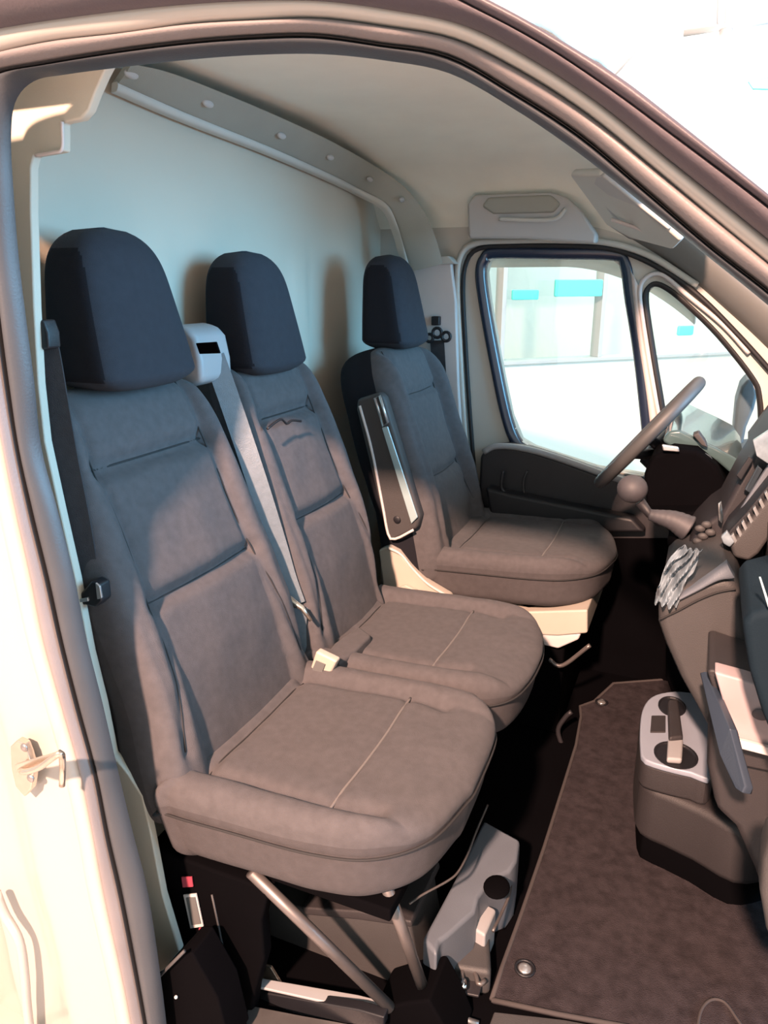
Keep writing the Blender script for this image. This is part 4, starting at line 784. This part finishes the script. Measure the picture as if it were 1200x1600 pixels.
SL = [[(1.1809, 0.806, 0.8243), (1.1847, 0.806, 0.8301), (1.1934, 0.806, 0.8155), (1.1898, 0.806, 0.8084)], [(1.1882, 0.806, 0.8385), (1.1919, 0.806, 0.8442), (1.2006, 0.806, 0.8297), (1.197, 0.806, 0.8226)], [(1.1954, 0.806, 0.8525), (1.1991, 0.806, 0.8582), (1.2078, 0.806, 0.8437), (1.2042, 0.806, 0.8367)],
      [(1.2034, 0.806, 0.8678), (1.2071, 0.806, 0.8734), (1.2157, 0.806, 0.859), (1.2122, 0.806, 0.8521)], [(1.2114, 0.806, 0.8829), (1.2151, 0.806, 0.8885), (1.2237, 0.806, 0.8742), (1.2202, 0.806, 0.8673)], [(1.2192, 0.806, 0.8991), (1.2228, 0.806, 0.9046), (1.2313, 0.806, 0.8904), (1.2279, 0.806, 0.8836)], [(1.2268, 0.806, 0.9152), (1.2304, 0.806, 0.9206), (1.2389, 0.806, 0.9065), (1.2355, 0.806, 0.8998)]]
for q in SL: slab('slat', q, .012, 'silver', da, .001)
slab('vent_corner', [(1.1629, 0.8, 0.8212), (1.1725, 0.8, 0.8357), (1.1889, 0.8, 0.8142), (1.1813, 0.8, 0.8025), (1.1691, 0.8, 0.8087)], .014, 'film', da, .003)
# big rounded lower body
prism('lower_body', [(1.0657, 0.66, 0.7281), (1.0821, 0.66, 0.744), (1.1295, 0.66, 0.7724), (1.1703, 0.66, 0.7891), (1.1935, 0.66, 0.7879), (1.2104, 0.66, 0.7385), (1.2332, 0.66, 0.6768), (1.2632, 0.66, 0.6105), (1.3211, 0.66, 0.5261), (1.3327, 0.66, 0.4472), (1.2371, 0.66, 0.4342), (1.1907, 0.66, 0.4642), (1.16, 0.66, 0.5127), (1.1212, 0.66, 0.573), (1.0893, 0.66, 0.6343), (1.071, 0.66, 0.6777)], .66, 1.06, 'brown', da, .018)
tube('lower_body_welt', [(1.0723, 0.655, 0.6894), (1.1035, 0.655, 0.7136), (1.1335, 0.655, 0.7395), (1.1633, 0.655, 0.7599), (1.1933, 0.655, 0.7725)], .0018, 'seam', da, sides=6, smooth_path=24)
band('pale_ledge', [(1.1001, 0.655, 0.7439), (1.1279, 0.655, 0.769), (1.1526, 0.655, 0.7955), (1.1728, 0.655, 0.8184)], [(1.1034, 0.65, 0.7363), (1.1333, 0.65, 0.7605), (1.1624, 0.65, 0.7842), (1.1883, 0.65, 0.7945)], 'bluegrey', .004, .02, parent=da, n=20)
# dark blue grey knee bolster at the right
prism('glove_box_door', [(1.1803, 0.52, 0.8635), (1.1913, 0.52, 0.8783), (1.2246, 0.52, 0.894), (1.3821, 0.52, 0.939), (1.4602, 0.52, 0.4929), (1.3122, 0.52, 0.5719), (1.2577, 0.52, 0.6642), (1.2243, 0.52, 0.7295), (1.1989, 0.52, 0.7932)], .30, .52, 'navy', da, .012)
slab('glove_box_line', [(1.1919, 0.295, 0.9308), (1.1941, 0.295, 0.9311), (1.2107, 0.295, 0.8925), (1.2077, 0.295, 0.8919)], .004, 'stripe', da, 0)
# open lower compartment: lining, tray and hanging lid
prism('lower_tray', [(1.1572, 0.5, 0.6805), (1.1664, 0.5, 0.6849), (1.2881, 0.5, 0.6613), (1.3093, 0.5, 0.5165), (1.223, 0.5, 0.5151), (1.1938, 0.5, 0.5898)], .50, .66, 'brown_dark', da, .006)
lid = slab('compartment_lid', [(1.1548, 0.56, 0.6438), (1.1646, 0.56, 0.6485)]+[(1.1971, 0.36, 0.6643), (1.2315, 0.36, 0.5737), (1.2291, 0.36, 0.5593), (1.217, 0.36, 0.5647), (1.1908, 0.36, 0.6183)], .014, 'lid', da, .004)
bx = thing('booklet_pack', 'pinkish white pack lying in the open lower compartment', 'booklet')
prism('cover', [(1.1664, 0.46, 0.701), (1.2079, 0.46, 0.6966), (1.2902, 0.46, 0.6842), (1.3063, 0.46, 0.5756), (1.2139, 0.46, 0.5785), (1.1946, 0.46, 0.626)], .46, .50, 'white', bx, .004)
slab('page_edge', [(1.208, 0.455, 0.5945), (1.3037, 0.455, 0.5899), (1.3061, 0.455, 0.5741), (1.2137, 0.455, 0.5792)], .01, 'label', bx, .002)
ball('dark_emblem', [(1.2414, 0.457, 0.6432)][0], .011, 'rubber_m', bx, sc=(1.2, .2, .9))
# lower console down to the floor
prism('console_body', [(1.1748, 0.46, 0.5849), (1.2179, 0.46, 0.548), (1.2654, 0.46, 0.5434), (1.4385, 0.46, 0.554), (1.523, 0.46, 0.0714), (1.3738, 0.46, 0.0534), (1.3021, 0.46, 0.2514), (1.2819, 0.46, 0.2983), (1.24, 0.46, 0.3767), (1.2048, 0.46, 0.4042), (1.1808, 0.46, 0.4871)], .52, .80, 'brown_dark', da, .015)
prism('kick_edge', [(1.2368, 0.18, 0.6465), (1.2336, 0.18, 0.6062), (1.2374, 0.18, 0.5571), (1.2526, 0.18, 0.5007), (1.288, 0.18, 0.4301), (1.407, 0.18, 0.4428), (1.3639, 0.18, 0.6889)], .16, .22, 'brown', da, .012)

# cup holder unit
cu = thing('cup_holder', 'grey cup holder tray with two wells at the foot of the dashboard', 'cup holder')
def cups():
    zt = .30
    outer = [(1.0673, 0.7917, 0.3), (1.056, 0.8928, 0.3), (1.054, 0.986, 0.3), (1.0672, 1.0485, 0.3), (1.0953, 1.0868, 0.3), (1.1399, 1.1126, 0.3), (1.1794, 1.103, 0.3), (1.2065, 1.0149, 0.3), (1.2102, 0.7805, 0.3), (1.1727, 0.7714, 0.3), (1.1136, 0.7722, 0.3), (1.0817, 0.778, 0.3)]
    c1 = [(1.1384, 0.7973, 0.3)][0]
    outer = [tuple(p) for p in spline(outer, 48, True)]
    prism('tray_top', outer, .285, .30, 'holder', cu, .004, axis='z')
    lowp = [(1.0664, 0.804, 0.285), (1.054, 0.9164, 0.285), (1.0529, 1.0176, 0.285), (1.0694, 1.0827, 0.285), (1.1312, 1.1429, 0.285), (1.1927, 1.1355, 0.285), (1.2168, 1.0446, 0.285), (1.2145, 0.7947, 0.285), (1.1716, 0.781, 0.285), (1.1147, 0.7804, 0.285), (1.0826, 0.7861, 0.285)]
    lowp = [tuple(p) for p in spline(lowp, 48, True)]
    prism('tray_body', lowp, .22, .285, 'brown_dark', cu, .012, axis='z')
    low2 = [(1.0691, 0.8311, 0.22), (1.0524, 0.9918, 0.22), (1.0606, 1.12, 0.22), (1.1361, 1.1995, 0.22), (1.3547, 1.2457, 0.22), (1.4094, 0.8865, 0.22), (1.3023, 0.7342, 0.22), (1.1922, 0.7669, 0.22), (1.1265, 0.7884, 0.22), (1.0854, 0.7991, 0.22)]
    low2 = [tuple(p) for p in spline(low2, 48, True)]
    prism('console_foot', low2, .075, .22, 'brown_dark', cu, .02, axis='z')
    c_ = sum((Vector(p) for p in low2), Vector())/len(low2)
    prism('foot_shadow', [tuple(c_+(Vector(p)-c_)*.93) for p in low2], .0, .08, 'blacksoft', cu, .005, axis='z')  # black inset standing in for the shadow under the console
    for nm, px, rr, sx, sy in (('cup_well', [(1.1372, 0.8185, 0.302)][0], .040, 1.15, 1.0), ('cup_well', [(1.1195, 1.0229, 0.302)][0], .034, .95, 1.1)):
        V = []; Fc = []; n = 28
        for j, (r_, z_) in enumerate(((rr, 0), (rr*1.0, .002), (rr*.92, .002), (rr*.86, -.001), (rr*.8, -.0012))):
            for k in range(n): a = 2*math.pi*k/n; V.append((px[0]+r_*sx*math.cos(a), px[1]+r_*sy*1.25*math.sin(a), px[2]+z_))
        for j in range(4):
            for k in range(n): Fc.append((j*n+k, j*n+(k+1) % n, (j+1)*n+(k+1) % n, (j+1)*n+k))
        Fc.append(tuple(4*n+k for k in range(n)))
        obj(nm, V, Fc, 'black', cu, smooth=False)
    prism('coin_slot', [(1.0763, 0.9618, 0.302), (1.1074, 0.9751, 0.302), (1.1114, 0.9022, 0.302), (1.0787, 0.8882, 0.302)], .296, .303, 'brown_dark', cu, .002, axis='z')
    prism('divider', [(1.1086, 1.0154, 0.325), (1.1315, 1.0252, 0.325), (1.1488, 0.8649, 0.325), (1.1201, 0.8473, 0.325)], .30, .325, 'brown_dark', cu, .006, axis='z')
    prism('divider_clip', [(1.1177, 0.8622, 0.315), (1.1497, 0.8706, 0.315), (1.15, 0.7895, 0.315), (1.1193, 0.7812, 0.315)], .30, .315, 'grey', cu, .005, axis='z')
cups()
# crumpled clear film hanging off the dash
fm = thing('protective_film', 'crumpled clear plastic film on the left corner of the dashboard', 'film')
def film():
    A = [Vector(p) for p in [(1.0937, 0.64, 0.846), (1.0772, 0.64, 0.819), (1.0677, 0.64, 0.7851), (1.0629, 0.64, 0.7461), (1.0628, 0.64, 0.7255)]]; Bq = [Vector(p) for p in [(1.1311, 0.66, 0.8324), (1.1218, 0.66, 0.8013), (1.1122, 0.66, 0.7721), (1.1045, 0.66, 0.7427), (1.0999, 0.66, 0.7238)]]
    n, k = 40, 26; V = []; Fc = []; a = spline([tuple(p) for p in A], n); b = spline([tuple(p) for p in Bq], n)
    for i in range(n):
        for j in range(k):
            t = j/(k-1); p = a[i]*(1-t)+b[i]*t; q = Vector(p)*26
            V.append((p[0]+.006*mnoise.noise(q+Vector((7, 0, 0))), p[1]+.030*mnoise.noise(q*1.3)+.012*math.sin(t*19+i*.25), p[2]+.008*mnoise.noise(q*1.6)))
    for i in range(n-1):
        for j in range(k-1): Fc.append((i*k+j, i*k+j+1, (i+1)*k+j+1, (i+1)*k+j))
    o = obj('sheet', V, Fc, 'film', fm, smooth=False)
    s_ = o.modifiers.new('s', 'SOLIDIFY'); s_.thickness = .001
film()
# exterior mirror beyond the quarter window
wm = thing('wing_mirror', 'dark wing mirror seen edge on outside the quarter window', 'mirror')
prism('housing', [(1.218, 1.98, 0.7375), (1.2083, 1.98, 0.8283), (1.205, 1.98, 0.9135), (1.2132, 1.98, 0.9685), (1.2319, 1.98, 0.9985), (1.2523, 1.98, 0.9871), (1.2653, 1.98, 0.9464), (1.2608, 1.98, 0.8959), (1.246, 1.98, 0.8354), (1.2435, 1.98, 0.7661), (1.2465, 1.98, 0.7137)], 1.98, 2.16, 'bluegrey', wm, .012)
prism('arm', [(1.2019, 1.88, 0.7742), (1.2656, 1.88, 0.7882), (1.2965, 1.88, 0.6962), (1.2129, 1.88, 0.6877)], 1.86, 2.05, 'bluegrey', wm, .008)
